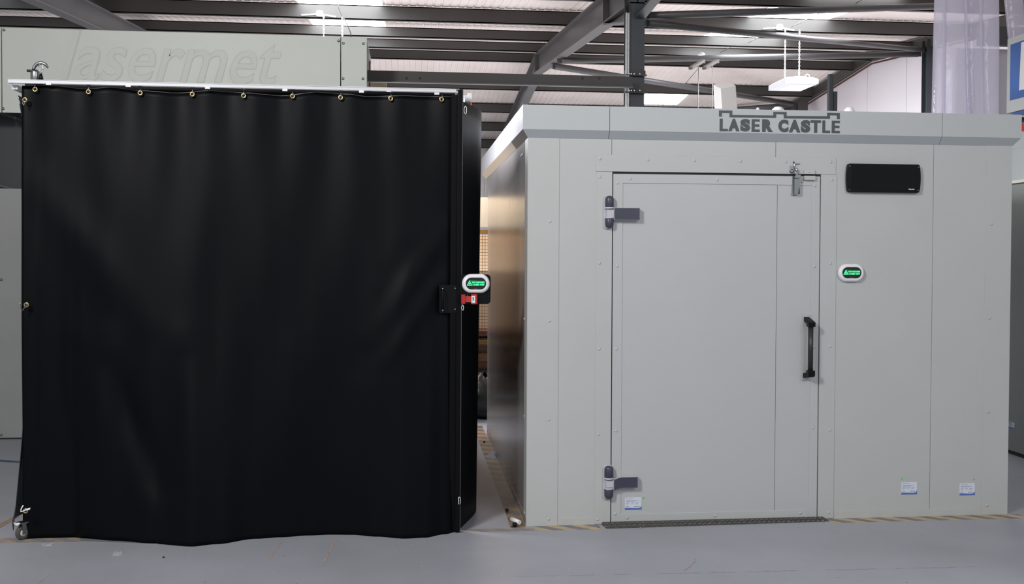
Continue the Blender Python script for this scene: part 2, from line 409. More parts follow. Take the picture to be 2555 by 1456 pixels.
# purlins: C sections running across the hall
ords = ['second', 'third', 'fourth', 'fifth', 'sixth']
def purlin(Y, label, k=1.95, h=.19, x0=-9., x1=8.12, m=steel_dk):
    z0 = zr(Y, k); mb = MB(); t = .012
    mb.box((x0, Y, z0), (x1, Y+t, z0+h)); mb.box((x0, Y, z0), (x1, Y+.065, z0+t)); mb.box((x0, Y, z0+h-t), (x1, Y+.065, z0+h)); mb.box((x0, Y+.055, z0+t), (x1, Y+.065, z0+.03))
    return solo('roof_purlin', mb, m, label, 'purlin', 'dark grey purlins under the roof sheets')
purlin(9.9, 'dark grey roof purlin nearest the camera, running above the tie beam')
purlin(11.34, 'dark grey roof purlin just above the left skylight at the top edge')
purlin(13.4, 'dark grey roof purlin from which the white hanging lights are suspended')
purlin(15.12, 'dark grey roof purlin on the near slope, next before the ridge', h=.15)
purlin(16.55, 'dark grey roof purlin along the near side of the ridge', h=.15)
purlin(17.25, 'dark grey roof purlin along the far side of the ridge', h=.16)
purlin(19.1, 'dark grey roof purlin on the far slope, first beyond the ridge')
purlin(20.9, 'dark grey roof purlin on the far slope, second beyond the ridge')
purlin(22.6, 'dark grey roof purlin on the far slope, third beyond the ridge')
purlin(24.3, 'dark grey roof purlin farthest away, along the eaves at the back wall', h=.22, k=1.9)

# rafters: I sections
def rafter(X, name, label, Y0, Y1, web=.33, k=1.6, wf=.15, m=steel_raf):
    t = thing(name, label, 'rafter', (X, Y0, zr(Y0, k)), 'grey steel rafters')
    for a_, b_ in ((Y0, RY), (RY, Y1)):
        if b_ <= a_: continue
        za = (zn if b_ <= RY else zfar)(a_, k); zb = (zn if b_ <= RY else zfar)(b_, k)
        def slab(xa, xb, d0, d1): return MB().hexa([(xa, a_, za+d0), (xb, a_, za+d0), (xb, b_, zb+d0), (xa, b_, zb+d0)], [(xa, a_, za+d1), (xb, a_, za+d1), (xb, b_, zb+d1), (xa, b_, zb+d1)])
        part('lower_flange', slab(X-wf/2, X+wf/2, 0, .014), m, t); part('upper_flange', slab(X-wf/2, X+wf/2, web-.014, web), m, t)
        part('web', slab(X-.005, X+.005, .014, web-.014), m, t)
    part('stiffener', MB().box((X-wf/2, RY-.006, zn(RY, k)), (X+wf/2, RY+.006, zn(RY, k)+web-.01)), m, t)
    return t
r1 = rafter(-3.80, 'roof_rafter', 'grey steel roof rafter slanting down behind the pale box sign at upper left', 8.2, 24.8, web=.27)
r2 = rafter(2.21, 'roof_rafter', 'grey steel roof rafter climbing to the ridge left of the tall column', 9.4, 24.8)
# haunch by the column
part('stiffener', MB().box((2.135, 10.75, zn(10.75, 1.6)), (2.285, 10.77, zn(10.75, 1.6)+.32)), steel_raf, r2)
Zh = zn(9.45, 1.6)
part('haunch', MB().hexa([(2.135, 9.5, Zh-.16), (2.285, 9.5, Zh-.16), (2.285, 10.76, zn(10.76, 1.6)-.02), (2.135, 10.76, zn(10.76, 1.6)-.02)],
                         [(2.135, 9.5, Zh-.146), (2.285, 9.5, Zh-.146), (2.285, 10.76, zn(10.76, 1.6)-.006), (2.135, 10.76, zn(10.76, 1.6)-.006)])
     .hexa([(2.205, 9.5, Zh-.15), (2.215, 9.5, Zh-.15), (2.215, 10.76, zn(10.76, 1.6)-.01), (2.205, 10.76, zn(10.76, 1.6)-.01)],
           [(2.205, 9.5, Zh+.02), (2.215, 9.5, Zh+.02), (2.215, 10.76, zn(10.76, 1.6)), (2.205, 10.76, zn(10.76, 1.6))]), steel_raf, r2)
# gable rafter on the right wall
t = thing('gable_rafter', 'dark steel edge beam along the top of the pale gable wall', 'rafter', (GX-.07, 12, gz(12)))
for p, q in ((11.5, RY), (RY, 24.4)):
    part('beam_web', MB().hexa([(GX-.1, p, gz(p)+.04), (GX-.01, p, gz(p)+.04), (GX-.01, q, gz(q)+.04), (GX-.1, q, gz(q)+.04)], [(GX-.1, p, gz(p)+.2), (GX-.01, p, gz(p)+.2), (GX-.01, q, gz(q)+.2), (GX-.1, q, gz(q)+.2)]), steel_dk, t)

# the tall column
cx0 = PY(1567, 150, 9.4).x; cx1 = PY(1608, 150, 9.4).x
t = thing('steel_column', 'tall blue grey steel column rising behind the white cabin', 'column', ((cx0+cx1)/2, 9.45, 0))
part('front_flange', MB().box((cx0, 9.4, 0), (cx1, 9.412, 4.35)), steel_col, t)
part('web', MB().box(((cx0+cx1)/2-.006, 9.412, 0), ((cx0+cx1)/2+.006, 9.57, 4.35)), steel_col, t)
part('back_flange', MB().box((cx0, 9.57, 0), (cx1, 9.582, 4.35)), steel_col, t)
for ya, yb in ((176, 189), (216, 232)):
    z1 = PY(1590, ya, 9.39).z; z0 = PY(1590, yb, 9.39).z
    c = part('clamp_plate', MB().box((cx0-.035, 9.375, z0), (cx1+.006, 9.398, z1)).box((cx0-.04, 9.34, z0-.006), (cx1+.012, 9.4, z0+.004)), steel_dk, t)
    for xx in (1570, 1575, 1582, 1596):
        p = PY(xx, (ya+yb)/2+2, 9.375); part('bolt', MB().lathe(p, [(.012, 0), (.012, -.006), (.006, -.009)], n=8), zinc, c)
z1 = PY(1590, 40, 9.4).z
part('knee_brace', MB().bar((cx1-.05, 9.36, z1-.02), (cx1+.03, 8.7, z1+.10), .10, .012).bar((cx1-.01, 9.36, z1+.04), (cx1+.07, 8.7, z1+.16), .012, .12), steel_col, t)
# conduit and cables on the column
xa = PY(1561.5, 150, 9.36).x
t = thing('cable_conduit', 'perforated galvanised conduit strip with two channels beside the tall column', 'conduit', (xa, 9.36, 0))
for k in range(2):
    x = xa+.003+k*.019; mbb = MB().box((x-.0075, 9.345, 1.9), (x+.0075, 9.37, 3.94))
    part('channel', mbb, conduit_m, t)
for k in range(3):
    x = xa-.006+k*.014
    solo('black_cable', MB().tube([(x, 9.35, 3.93), (x-.01, 9.33, 4.02), (x-.03, 9.33, 4.12), (x-.05, 9.33, 4.4)], .006, 8), cable_m,
         ['black cable curving out of the conduit top, leftmost of three', 'black cable above the conduit, between two others', 'black cable above the conduit, rightmost beside the column'][k], 'cable', 'black cables above the conduit')

# tie beam in front of the column
zt = PY(1250, 183, 9.2).z; zb = PY(1250, 212, 9.2).z
xb1 = PY(1578, 205, 9.2).x
t = thing('tie_beam', 'dark brown steel channel beam running level from the box sign to the column', 'beam', (-3, 9.2, zb))
part('web', MB().box((-3.6, 9.2, zb), (xb1, 9.21, zt)), steel_dk, t)
part('lower_lip', MB().box((-3.6, 9.16, zb-.004), (xb1, 9.2, zb+.006)), steel_raf, t)
part('upper_lip', MB().box((-3.6, 9.21, zt-.01), (xb1, 9.27, zt)), steel_dk, t)
for xx in (1014, 1048, 1453, 1495): part('bolt', MB().lathe(PY(xx, 195, 9.2), [(.011, 0), (.011, -.007), (.005, -.01)], n=8), steel_dk, t)

# tubular bracing
def brace(p, q, r, label, m=tube_m):
    t = thing('bracing_tube', label, 'brace', (p+q)/2, 'round steel bracing tubes')
    part('tube', MB().tube([p, q], r, 16), m, t)
    d = (q-p).normalized(); part('end_plate', MB().bar(p-d*.06, p+d*.08, .012, r*1.7), m, t)
    part('end_plate', MB().bar(q-d*.08, q+d*.06, .012, r*1.7), m, t)
brace(PY(1614, 58, 9.62), PY(2306, 125, 14.7), .036, 'grey bracing tube running from the column top down to the gable post')
brace(PY(1616, 39, 9.75), PY(2352, 15, 11.0), .038, 'uppermost dark bracing tube running right from the column')
brace(PY(1400, 152, 14.2), PY(2290, 135, 14.7), .045, 'nearly level bracing tube crossing behind the light chains')
brace(PY(1382, 165, 15.0), PY(1975, 258, 19.6), .05, 'bracing tube slanting down from the ridge rafter to the far corner column')
brace(PY(1760, 277, 21.), PY(1975, 261, 20.), .045, 'short bracing tube low behind the cabin roof, left of the far corner column')
# gable posts
def post(name, X, Y, w, z1, label, m=steel_dk):
    t = thing(name, label, 'column', (X, Y, 0))
    part('flange', MB().box((X-w/2, Y, 0), (X+w/2, Y+.012, z1)), m, t); part('web', MB().box((X-.006, Y+.012, 0), (X+.006, Y+.15, z1)), m, t)
    part('flange', MB().box((X-w/2, Y+.15, 0), (X+w/2, Y+.162, z1)), m, t)
p = PY(2323, 200, 14.6); post('gable_post', min(p.x, GX-.08), 14.6, .12, gz(14.6)+.15, 'grey gable post standing left of the hanging plastic strips', steel_col)
p = PY(2004, 255, 19.0); post('corner_post', p.x, 19.0, .2, gz(20)+.02, 'dark steel post at the far end of the gable wall', steel_dk)
# sag rods
sag = [(p, q) for p, q in ((9.95, 11.6), (11.7, 13.35), (13.45, 15.1), (15.15, 16.5), (17.3, 19.0), (19.2, 20.85))]
words = ['over the uppermost bracing tube', 'by the top right skylight', 'beyond the light chains', 'before the ridge', 'just past the ridge', 'above the skylight beside the column']
for (p, q), wd in zip(sag, words):
    solo('sag_rod', MB().tube([(5.34, p+.02, zr(p, 1.95)+.15), (5.34, q, zr(q, 1.95)+.06)], .006, 6), zinc, 'thin steel sag rod between two purlins, '+wd, 'rod', 'thin sag rods between purlins')

# two suspended steel brackets with threaded rods, above the cabin
for i, (xa_, xb_, rodx) in enumerate(((1719, 1758, 1743), (1753, 1793, 1778))):
    A = PY(xa_+3, 171, 11.8); B = PY(xb_-3, 155, 14.5)
    t = thing('channel_bracket', ['grey steel channel bracket with wire, left one over the cabin roof', 'grey steel channel bracket with wire, right one over the cabin roof'][i], 'bracket', A, 'steel channel brackets')
    A = PY(xa_+4, 170, 12.); B = PY(xb_-4, 152, 12.6)
    part('channel', MB().bar(A, B, .05, .035), galv, t)
    part('end_plate', MB().box((B.x-.03, B.y-.01, B.z-.025), (B.x+.03, B.y+.02, B.z+.025)), conduit_m, t)
    R_ = PY(rodx, 163, 12.3); part('suspension_wire', MB().tube([(R_.x, 12.3, R_.z), (R_.x-.005, 12.3, 2.2)], .005, 6), conduit_m, t)
p = PY(1750, 136, 13.3)
solo('dome_detector', MB().lathe(p, [(.001, .028), (.03, .024), (.05, .01), (.052, -.005), (.02, -.01)], 'Z', 16), lamp_body, 'small white dome fitting under the purlin, above the brackets', 'detector')

# hanging LED lights
def high_bay(X, label, Y=13.2, vis=True):
    zb_ = H+.182*Y
    t = thing('hanging_light', label, 'ceiling light', (X, Y+.33, zb_), 'white hanging bay lights')
    x0, x1, y0, y1 = X-.24, X+.24, Y, Y+.64
    part('housing', MB().box((x0, y0, zb_), (x1, y1, zb_+.065)).hexa([(x0, y0, zb_+.065), (x1, y0, zb_+.065), (x1, y1, zb_+.065), (x0, y1, zb_+.065)], [(x0+.05, y0+.05, zb_+.095), (x1-.05, y0+.05, zb_+.095), (x1-.05, y1-.05, zb_+.095), (x0+.05, y1-.05, zb_+.095)]), lamp_body, t)
    part('diffuser', MB().box((x0+.10, y0+.08, zb_-.006), (x1-.03, y1-.06, zb_)), lamp_face, t)
    part('switch_box', MB().box((X-.06, y0+.1, zb_+.095), (X+.1, y0+.3, zb_+.12)), white_pl, t)
    for k, (dx, dy) in enumerate(((-.2, .12), (.04, .2))):
        z0 = zb_+.1; z1 = zn(13.4, 1.95)+.03; mbb = MB(); zz = z0; j = 0
        while zz < z1:
            mbb.torus((X+dx, y0+dy, zz), .010, .0036, 'Y' if j % 2 else 'X', 8, 5, sz=1.7); zz += .026; j += 1
        part('chain', mbb, white_cord, t)
    part('hook', MB().torus((X+.13, y0+.12, zb_+.12), .03, .007, 'Y', 12, 6), white_cord, t)
    p = (X-.26, 13.38, zn(13.4, 1.95)+.05)
    part('cable_clamp', MB().lathe(p, [(.001, .05), (.04, .04), (.055, 0), (.04, -.03), (.001, -.03)], 'Z', 12).tube([(X-.5, 13.38, p[2]-.02), (X-.26, 13.38, p[2]), (X-.05, 13.38, p[2]-.03)], .01, 6), white_cord, t)
    return t
high_bay(5.44, 'white square bay light hanging on two chains over the cabin')
Lx = -1.05
t = high_bay(Lx+.12, 'white bay light on two cords hanging behind the pale box sign')
solo('black_lamp_cord', MB().tube([PY(841, 0, 13.2), PY(846, 22, 13.2), PY(853, 37, 13.2), PY(862, 52, 13.15), PY(875, 82, 13.15), PY(875, 100, 13.15)], .007, 6), cable_m, 'thin dark lamp cord hanging past the left skylight', 'cable')

# ================================================================== PALE BOX SIGN AND BOOTH AT LEFT
BY = 8.5
bx1 = PY(915, 150, BY).x; bs = PY(850, 150, BY).x; bzt = PY(430, 80, BY).z; bzb = PY(30, 281, BY).z; bl = PY(4, 170, BY).x
t = thing('box_sign', 'long pale box sign with faint embossed lettering above the black curtain', 'sign', ((bs-5)/2, BY+.5, bzb))
part('front_panel', MB().box((bl+.004, BY, bzb), (bs-.004, BY+.02, bzt)), box_paint, t, bv=.002)
part('front_panel', MB().box((-5.2, BY, bzb), (bl-.004, BY+.02, bzt)), box_paint, t, bv=.002)
part('end_panel', MB().box((bs+.004, BY, bzb), (bx1, BY+.02, bzt)), box_paint, t, bv=.002)
part('top_panel', MB().box((-5.2, BY+.02, bzt-.02), (bx1, BY+1.05, bzt)), box_paint, t)
part('side_frame', MB().box((bx1-.03, BY+.02, bzb), (bx1-.005, BY+.1, bzt-.02)).box((bx1-.03, BY+.95, bzb), (bx1-.005, BY+1.05, bzt-.02)).box((bx1-.035, BY+.1, bzb), (bx1-.02, BY+.95, bzt-.02)), galv, t)
part('back_panel', MB().box((-5.2, BY+1.03, bzb), (bx1-.04, BY+1.05, bzt-.02)), booth_dark, t)
# embossed word, laid flat: its edge shade is painted as a darker outline
p0 = PY(152, 200, BY); p1 = PY(702, 90, BY)
part('lettering_edge_shade', textmesh('lasermet', p0.x-.005, p0.z-.005, p1.x+.005, p1.z+.005, BY-.0012, 0, off=.014, shear=.32), mat('sign_edge_shade', rgb(196, 201, 193), .5, var=.02), t, 'faint darker outline painted as edge shade around the raised word')
part('embossed_lettering', textmesh('lasermet', p0.x, p0.z, p1.x, p1.z, BY-.003, 0, off=.0, shear=.32), box_emb, t, 'faint raised italic word lasermet')
riv0 = None
for xx, yy in ((10, 75), (8, 271), (845, 102), (857, 108), (907, 109), (856, 196), (906, 196)):
    p = PY(xx, yy, BY); part('screw', MB().lathe((p.x, BY, p.z), [(.012, 0), (.011, -.006), (.004, -.009)], n=10), zinc, t)
# plank end
a_ = PY(927, 205, 9.62); b_ = PY(964, 219, 9.62)
solo('wooden_plank', MB().box((a_.x-.3, 9.62, b_.z-.02), (b_.x, 9.74, a_.z)), wood, 'pale wooden plank end poking out right of the box sign', 'plank', bv=.004)
# booth below
zl = PY(25, 470, 8.76).z
t = thing('pale_booth', 'pale grey booth standing left of the curtain under the box sign', 'booth', (-4, 8.8, 0))
part('lower_panel', MB().box((-5.6, 8.76, 0.012), (-.6, 8.80, zl)), booth_grey, t, bv=.003)
part('base_strip', MB().box((-5.6, 8.765, 0), (-.6, 8.79, .012)), groove, t)
part('opening_dark_sheet', MB().box((-5.6, 8.84, zl), (-.6, 8.86, bzb-.004)), booth_dark, t)  # dark sheet standing in for the unlit interior behind the booth opening
pA = [PY(-10, 280, 8.82), PY(60, 302, 8.82)]
part('slanting_rail', MB().bar(pA[0]-Vector((.4, 0, -.14)), pA[1]+Vector((.3, 0, -.1)), .02, .05, (0, 1, 0)).bar(PY(-60, 446, 8.81), PY(80, 484, 8.81), .02, .03, (0, 1, 0)), booth_grey if False else mat('dark_rail', rgb(76, 80, 80), .5, var=.05), t)
part('side_post', MB().box((-5.7, 8.7, 0), (-5.6, 8.9, bzb-.004)), booth_dark, t); part('side_post', MB().box((-.6, 8.7, 0), (-.52, 8.9, bzb-.004)), booth_dark, t)
for xx, yy in ((3, 697), (3, 1084)):
    p = PY(xx, yy, 8.76); part('screw', MB().lathe((p.x, 8.76, p.z), [(.012, 0), (.011, -.006), (.004, -.009)], n=10), zinc, t)
# blue cable on the floor
pts = [PZ(x_, y_, .006) for x_, y_ in ((-60, 1143), (0, 1148), (30, 1150), (60, 1152))]
solo('floor_cable', MB().tube(pts, .006, 8), blue_cab, 'thin blue grey cable lying on the floor left of the curtain', 'cable')

# ================================================================== BLACK CURTAIN ENCLOSURE
Yc = 5.65
ZR = PY(580, 218, Yc-.03).z
xRail0 = PY(22, 200, Yc-.03).x; xRail1 = PY(1138, 225, Yc-.03).x; xC0 = PY(53, 700, Yc).x; xC1 = PY(1141, 700, Yc).x
zr0, zr1 = PY(580, 218.9, Yc-.04).z, PY(580, 209.6, Yc-.04).z
fr = thing('curtain_frame', 'tall mobile frame on castors carrying the black laser curtain', 'frame', (-.9, 6.9, 0))
rl = part('top_rail', MB().box((xRail0, Yc-.045, zr0), (xRail1, Yc-.031, zr1)).box((xRail0, Yc-.048, zr1-.004), (xRail1+.02, Yc-.005, zr1)), alu, fr, 'white aluminium rail', bv=.0015)
part('side_rail', MB().box((xC0-.045, Yc+.0, zr0-.028), (xC0-.015, 8.2, zr0-.004)), alu, fr)
part('side_rail', MB().box((xC1+.045, Yc+.08, zr0-.03), (xC1+.075, 8.2, zr0-.004)), alu, fr)
part('back_rail', MB().box((xC0-.045, 8.2, zr0-.03), (xC1+.075, 8.23, zr0)), alu, fr)
part('rear_baffle', MB().box((xC0+.005, Yc+.05, zr0-.10), (xC1, Yc+.056, zr0+.012)), black_cloth, fr)
# rear legs
for x_, y_ in ((xC0+.02, 8.16), (xC1-.02, 8.16), (xC0+.03, Yc+.12)):
    part('leg', MB().box((x_-.02, y_-.02, .1), (x_+.02, y_+.02, zr0-.03)), black_metal, fr)
# front right post, leaning slightly
pt0, pt1 = PY(1149, 223, Yc-.06), PY(1141.5, 1325, Yc-.06); w = .0125
def post_bar(x_off0, x_off1, y0, y1, zt_=pt0.z):
    return MB().hexa([(pt1.x+x_off0, y0, .005), (pt1.x+x_off1, y0, .005), (pt1.x+x_off1, y1, .005), (pt1.x+x_off0, y1, .005)],
                     [(pt0.x+x_off0, y0, zt_), (pt0.x+x_off1, y0, zt_), (pt0.x+x_off1, y1, zt_), (pt0.x+x_off0, y1, zt_)])
part('front_post', post_bar(-.0145, .0125, Yc-.06, Yc-.02), black_metal, fr, 'black post', bv=.002)
part('edge_seal', post_bar(.0126, .0156, Yc-.058, Yc-.04), mat('grey_seal', rgb(78, 80, 82), .5), fr, 'thin grey seal strip')
part('post_plate', post_bar(-.05, -.0146, Yc-.045, Yc-.035, pt0.z-.03), black_metal, fr)
part('rail_bolt', MB().lathe(PY(1137.5, 234.5, Yc-.045), [(.006, 0), (.006, -.005)], n=8), zinc, fr)
part('rail_bolt', MB().lathe(PY(29, 209, Yc-.03), [(.006, 0), (.006, -.005)], n=8), zinc, fr)
# white tags under the rail
for xx, yy in ((121, 208.5), (320, 213.5), (518, 218.5), (711, 224), (902, 228), (1090, 233)):
    p = PY(xx, yy, Yc-.045); part('rail_tag', MB().box((p.x-.014, Yc-.047, p.z-.007), (p.x+.014, Yc-.043, p.z+.006)), tag_m, fr, bv=.001)
# right hand end tag of side rail
p = PY(1171.5, 240, 5.95); part('rail_tag', MB().box((p.x-.012, 5.94, p.z-.02), (p.x+.013, 5.96, p.z+.018)), tag_m, fr)
p = PY(1165, 246, 5.9); part('rail_end', MB().box((p.x-.03, 5.88, p.z-.022), (p.x+.006, 5.93, p.z+.018)), alu, fr)

def interp(tab, x):
    if x <= tab[0][0]: return tab[0][1]
    for (a_, b_), (c, d) in zip(tab, tab[1:]):
        if x <= c:
            s = (x-a_)/(c-a_); s = s*s*(3-2*s); return b_+(d-b_)*s
    return tab[-1][1]
top_tab = [(52, 214), (88, 213.5), (140, 216), (200, 221), (222, 222), (275, 219.5), (345, 226), (380, 230), (420, 232), (455, 231), (480, 229), (515, 227), (560, 229), (610, 233), (640, 236), (700, 239), (740, 235), (780, 230), (820, 232), (860, 236), (900, 241), (960, 240), (1040, 240), (1145, 243)]
hem_tab = [(55, 1344), (85, 1343), (115, 1336), (150, 1334), (178, 1338), (205, 1343), (290, 1349.5), (380, 1356), (475, 1362), (540, 1356), (640, 1343), (700, 1339.5), (770, 1335), (830, 1333), (880, 1333.5), (940, 1338), (1010, 1343), (1060, 1340.5), (1110, 1332), (1141, 1325.5)]
xt0, xt1 = PY(53, 215, Yc).x, PY(1141, 240, Yc).x
xb0, xb1_ = PY(57, 1340, Yc).x, PY(1138.5, 1325, Yc).x
def gauss(x, c, s): return math.exp(-((x-c)/s)**2)
def curtain(u, v):
    px = 53+u*(1141-53)
    zt_ = PY(px, interp(top_tab, px), Yc).z
    pxb = 57+u*(1140-57)
    hem = PZ(pxb, interp(hem_tab, pxb), .0006)
    x = (xt0+(xt1-xt0)*u)*(1-v)+hem.x*v
    z = zt_*(1-v)+hem.z*v
    y = Yc+(hem.y-Yc)*(v**1.7)
    # soft hanging folds
    env = math.sin(PI*min(max(v, 0), 1))
    y += .012*math.sin(2*PI*u*8.8+.8)*math.exp(-v*7)
    y += env*.7*(.012*math.sin(u*11+1.2*v*2+1)+.008*math.sin(u*23-v*5)+.006*math.sin(u*37+v*9))
    # diagonal pulls and dents
    def ridge(u0, v0, u1, v1, w_, amp):
        dx, dv = u1-u0, v1-v0; L2 = dx*dx+dv*dv; s = max(0, min(1, ((u-u0)*dx+(v-v0)*dv)/L2))
        ddx, ddv = u-(u0+s*dx), v-(v0+s*dv); d2 = ddx*ddx+ddv*ddv
        return .62*amp*math.exp(-d2/(w_*w_))*math.sin(PI*(.15+.7*s))
    y -= ridge(.97, .30, .80, .55, .025, .022)+ridge(.96, .42, .84, .60, .018, .018)
    y += ridge(.88, .36, .78, .62, .03, .015)
    y += ridge(.20, .62, .31, .88, .03, .045)+ridge(.30, .86, .36, .60, .03, .03)
    y -= ridge(.05, .22, .26, .50, .05, .03)
    y -= ridge(.14, .97, .20, .55, .035, .03)+ridge(.42, .98, .36, .55, .05, .03)
    y += ridge(.115, .99, .13, .6, .03, .03)
    y -= ridge(.52, .95, .60, .6, .06, .018)
    y = min(y, Yc+.043)
    return Vector((x, y, z))
cur = thing('front_curtain', 'large plain black curtain hanging to the floor across the left half', 'curtain', (-.9, Yc, 0))
cs = part('curtain_sheet', MB().grid(curtain, 150, 90), black_cloth, cur)
so = cs.modifiers.new('solid', 'SOLIDIFY'); so.thickness = .0025; so.offset = 1
# hem and edge cord
part('edge_cord', MB().tube([curtain(i/60, 0)+Vector((0, -.004, .001)) for i in range(61)], .0016, 6), wire_m, cur, 'thin grey stitched top edge')
eyes = [(88, 223), (221, 229), (350, 232), (480, 235), (608, 239), (730, 240), (850, 243.5), (975, 246), (1102, 248)]
ey = None; rn = None
for i, (xx, yy) in enumerate(eyes):
    p = PY(xx, yy, Yc-.016)
    c = Vector((p.x, Yc-.018, p.z))
    if ey is None:
        ey = bpy.data.objects.new('eyelet', mesh('eyelet', MB().torus((0, 0, 0), .0105, .0045, 'Y', 20, 8), brass, (0, 0, 0)))
        COL.objects.link(ey); ey.parent = cur; ey.location = c-ORG[cur.name]
        rn = bpy.data.objects.new('runner_hook', mesh('runner_hook', MB().box((-.011, -.004, .034), (-.007, .004, .046)).box((.007, -.004, .034), (.011, .004, .046)).box((-.011, -.004, .034), (.011, .004, .037))
             .tube([(0, 0, .036), (0, -.003, .02), (0, -.006, .008), (.002, -.006, .0), (.0, 0, -.004)], .0014, 6), zinc, (0, 0, 0)))
        COL.objects.link(rn); rn.parent = fr; rn.location = c+Vector((.002, -.004, 0))-ORG[fr.name]
        rn['label'] = 'small metal runner hook holding an eyelet'
    else:
        copypart(ey, 'eyelet', cur, c); copypart(rn, 'runner_hook', fr, c+Vector((.002, -.004, 0)))
for xx, yy in ((62, 249), (66, 760), (69, 1270)):
    p = PY(xx, yy, Yc-.03); copypart(ey, 'eyelet', cur, Vector((p.x, Yc-.03 if yy < 1000 else Yc-.06, p.z)))
# snap hooks tying the left edge to the frame
def snap_hook(pts, label, r=.0035, m=zinc, name='snap_hook'):
    solo(name, MB().tube(pts, r, 8), m, label, 'hook', 'snap hooks on the curtain edges')
def ppt(lst, Y): return [PY(x_, y_, Y) for x_, y_ in lst]
snap_hook(ppt([(57, 251), (60, 247), (64, 248), (62, 256), (59, 264), (57, 258), (57, 252)], Yc-.042), 'silver snap hook through the eyelet at the top left curtain edge', .0022)
snap_hook(ppt([(48, 240), (46, 245), (48, 252), (50, 258), (49, 262)], Yc-.01), 'silver snap hook half hidden behind the top left curtain edge', .0028)
snap_hook(ppt([(62, 759), (66, 757), (69, 761), (64, 764), (59, 770), (56, 775)], Yc-.042), 'silver snap hook through the eyelet halfway up the left curtain edge', .0028)
snap_hook(ppt([(51, 752), (50, 758), (52, 764), (51, 769)], Yc-.01), 'silver clip behind the left curtain edge at mid height', .0028)
snap_hook(ppt([(58, 1260), (53, 1268), (52, 1276), (57, 1275), (63, 1272), (69, 1269), (76, 1267), (74, 1270), (66, 1272)], Yc-.08), 'white snap hook through the eyelet near the left bottom corner', .0034, white_pl)
snap_hook(ppt([(1161, 264), (1158, 270), (1158, 280), (1162, 285), (1164, 280), (1164, 268), (1161, 264)], Yc-.05), 'white oval snap hook at the top of the right post', .002, white_pl)
snap_hook(ppt([(1154, 760), (1151.5, 767), (1153, 774), (1156, 773), (1157, 766), (1155, 760)], Yc-.063), 'white snap hook hanging under the red interlock', .002, white_pl)
snap_hook(ppt([(1145, 1239), (1148.5, 1241), (1148.5, 1256), (1144, 1257), (1144.5, 1248), (1144, 1240)], Yc-.063), 'white snap hook near the foot of the right post', .002, white_pl)
# side curtains
def side_r(u, v):
    path = [(.302, 5.655), (.345, 5.78), (.405, 5.96), (.432, 6.10), (.425, 6.28), (.38, 6.6), (.36, 7.1), (.39, 7.6), (.35, 8.15)]
    s = u*(len(path)-1); i = min(int(s), len(path)-2); f = s-i
    def cr(k): return path[max(0, min(len(path)-1, k))]
    def cat(a, b, c, d, t): return .5*(2*b+(c-a)*t+(2*a-5*b+4*c-d)*t*t+(3*b-a-3*c+d)*t**3)
    x = cat(cr(i-1)[0], cr(i)[0], cr(i+1)[0], cr(i+2)[0], f); y = cat(cr(i-1)[1], cr(i)[1], cr(i+1)[1], cr(i+2)[1], f)
    x += .018*(1-v)*min(1, u*4)-.006*v
    ztop = 2.475+.0*u
    return Vector((x, y, ztop*(1-v)+.0006*v))
sc_ = thing('side_curtain', 'narrow black side curtain bulging out to the right of the post', 'curtain', (.38, 6.9, 0))
s1 = part('curtain_sheet', MB().grid(side_r, 64, 20), black_side, sc_); s1.modifiers.new('solid', 'SOLIDIFY').thickness = .003
pp = PY(1172, 260, 5.86); part('eyelet', MB().torus((pp.x, 5.845, pp.z), .010, .004, 'Y', 18, 8, sx=.7), mat('copper', rgb(210, 150, 115), .3, metal=1), sc_, 'copper coloured eyelet')
def side_l(u, v):
    y = Yc+.04+u*(8.15-Yc-.04); fl_ = max(0, v-.72)/.28
    x = xC0-.004-.155*(fl_**1.1)*math.exp(-((y-5.98)/.3)**2)-.028*max(0, 1-v*16)*gauss(y, Yc+.1, .15)
    return Vector((x, y, 2.46*(1-v)+.05*v))
sl = thing('side_curtain', 'dark grey side curtain flap showing at the lower left curtain edge', 'curtain', (xC0, 6.9, 0))
s2 = part('curtain_sheet', MB().grid(side_l, 40, 40), grey_flap, sl); s2.modifiers.new('solid', 'SOLIDIFY').thickness = .003
# castor at lower left
cp = PZ(53, 1348); cc = Vector((cp.x, cp.y+.02, .040))
k = thing('castor', 'dark rubber castor wheel with grey hub at the lower left corner of the curtain', 'wheel', (cc.x, cc.y, 0))
part('tyre', MB().lathe((cc.x-.012, cc.y, cc.z), [(.028, 0), (.037, .002), (.040, .008), (.040, .016), (.037, .022), (.028, .024)], 'X', 28), rubber, k)
part('hub', MB().lathe((cc.x-.014, cc.y, cc.z), [(.006, 0), (.02, .001), (.02, .027), (.006, .028)], 'X', 20), grey_pl, k)
part('fork', MB().box((cc.x-.018, cc.y-.01, cc.z-.006), (cc.x-.015, cc.y+.012, .1)).box((cc.x+.015, cc.y-.01, cc.z-.006), (cc.x+.018, cc.y+.012, .1)).box((cc.x-.022, cc.y-.022, .092), (cc.x+.022, cc.y+.022, .1)), zinc, k)
part('brake_lever', MB().tube([(cc.x-.035, cc.y-.03, .096), (cc.x-.01, cc.y-.035, .092), (cc.x+.015, cc.y-.035, .095), (cc.x+.024, cc.y-.03, .102)], [.003, .006, .009, .005], 8), white_pl, k)
k.rotation_euler.z = -.7
# pale strip under hem
q = [PZ(200, 1343), PZ(395, 1356), PZ(395, 1357.5), PZ(200, 1350)]
solo('floor_strip', MB().hexa([Vector((a_.x, a_.y, .0)) for a_ in (q[3], q[2], q[1], q[0])], [Vector((a_.x, a_.y, .003)) for a_ in (q[3], q[2], q[1], q[0])]), mat('grey_strip', rgb(120, 124, 124), .4, var=.05), 'thin pale grey strip on the floor under the curtain hem', 'strip')
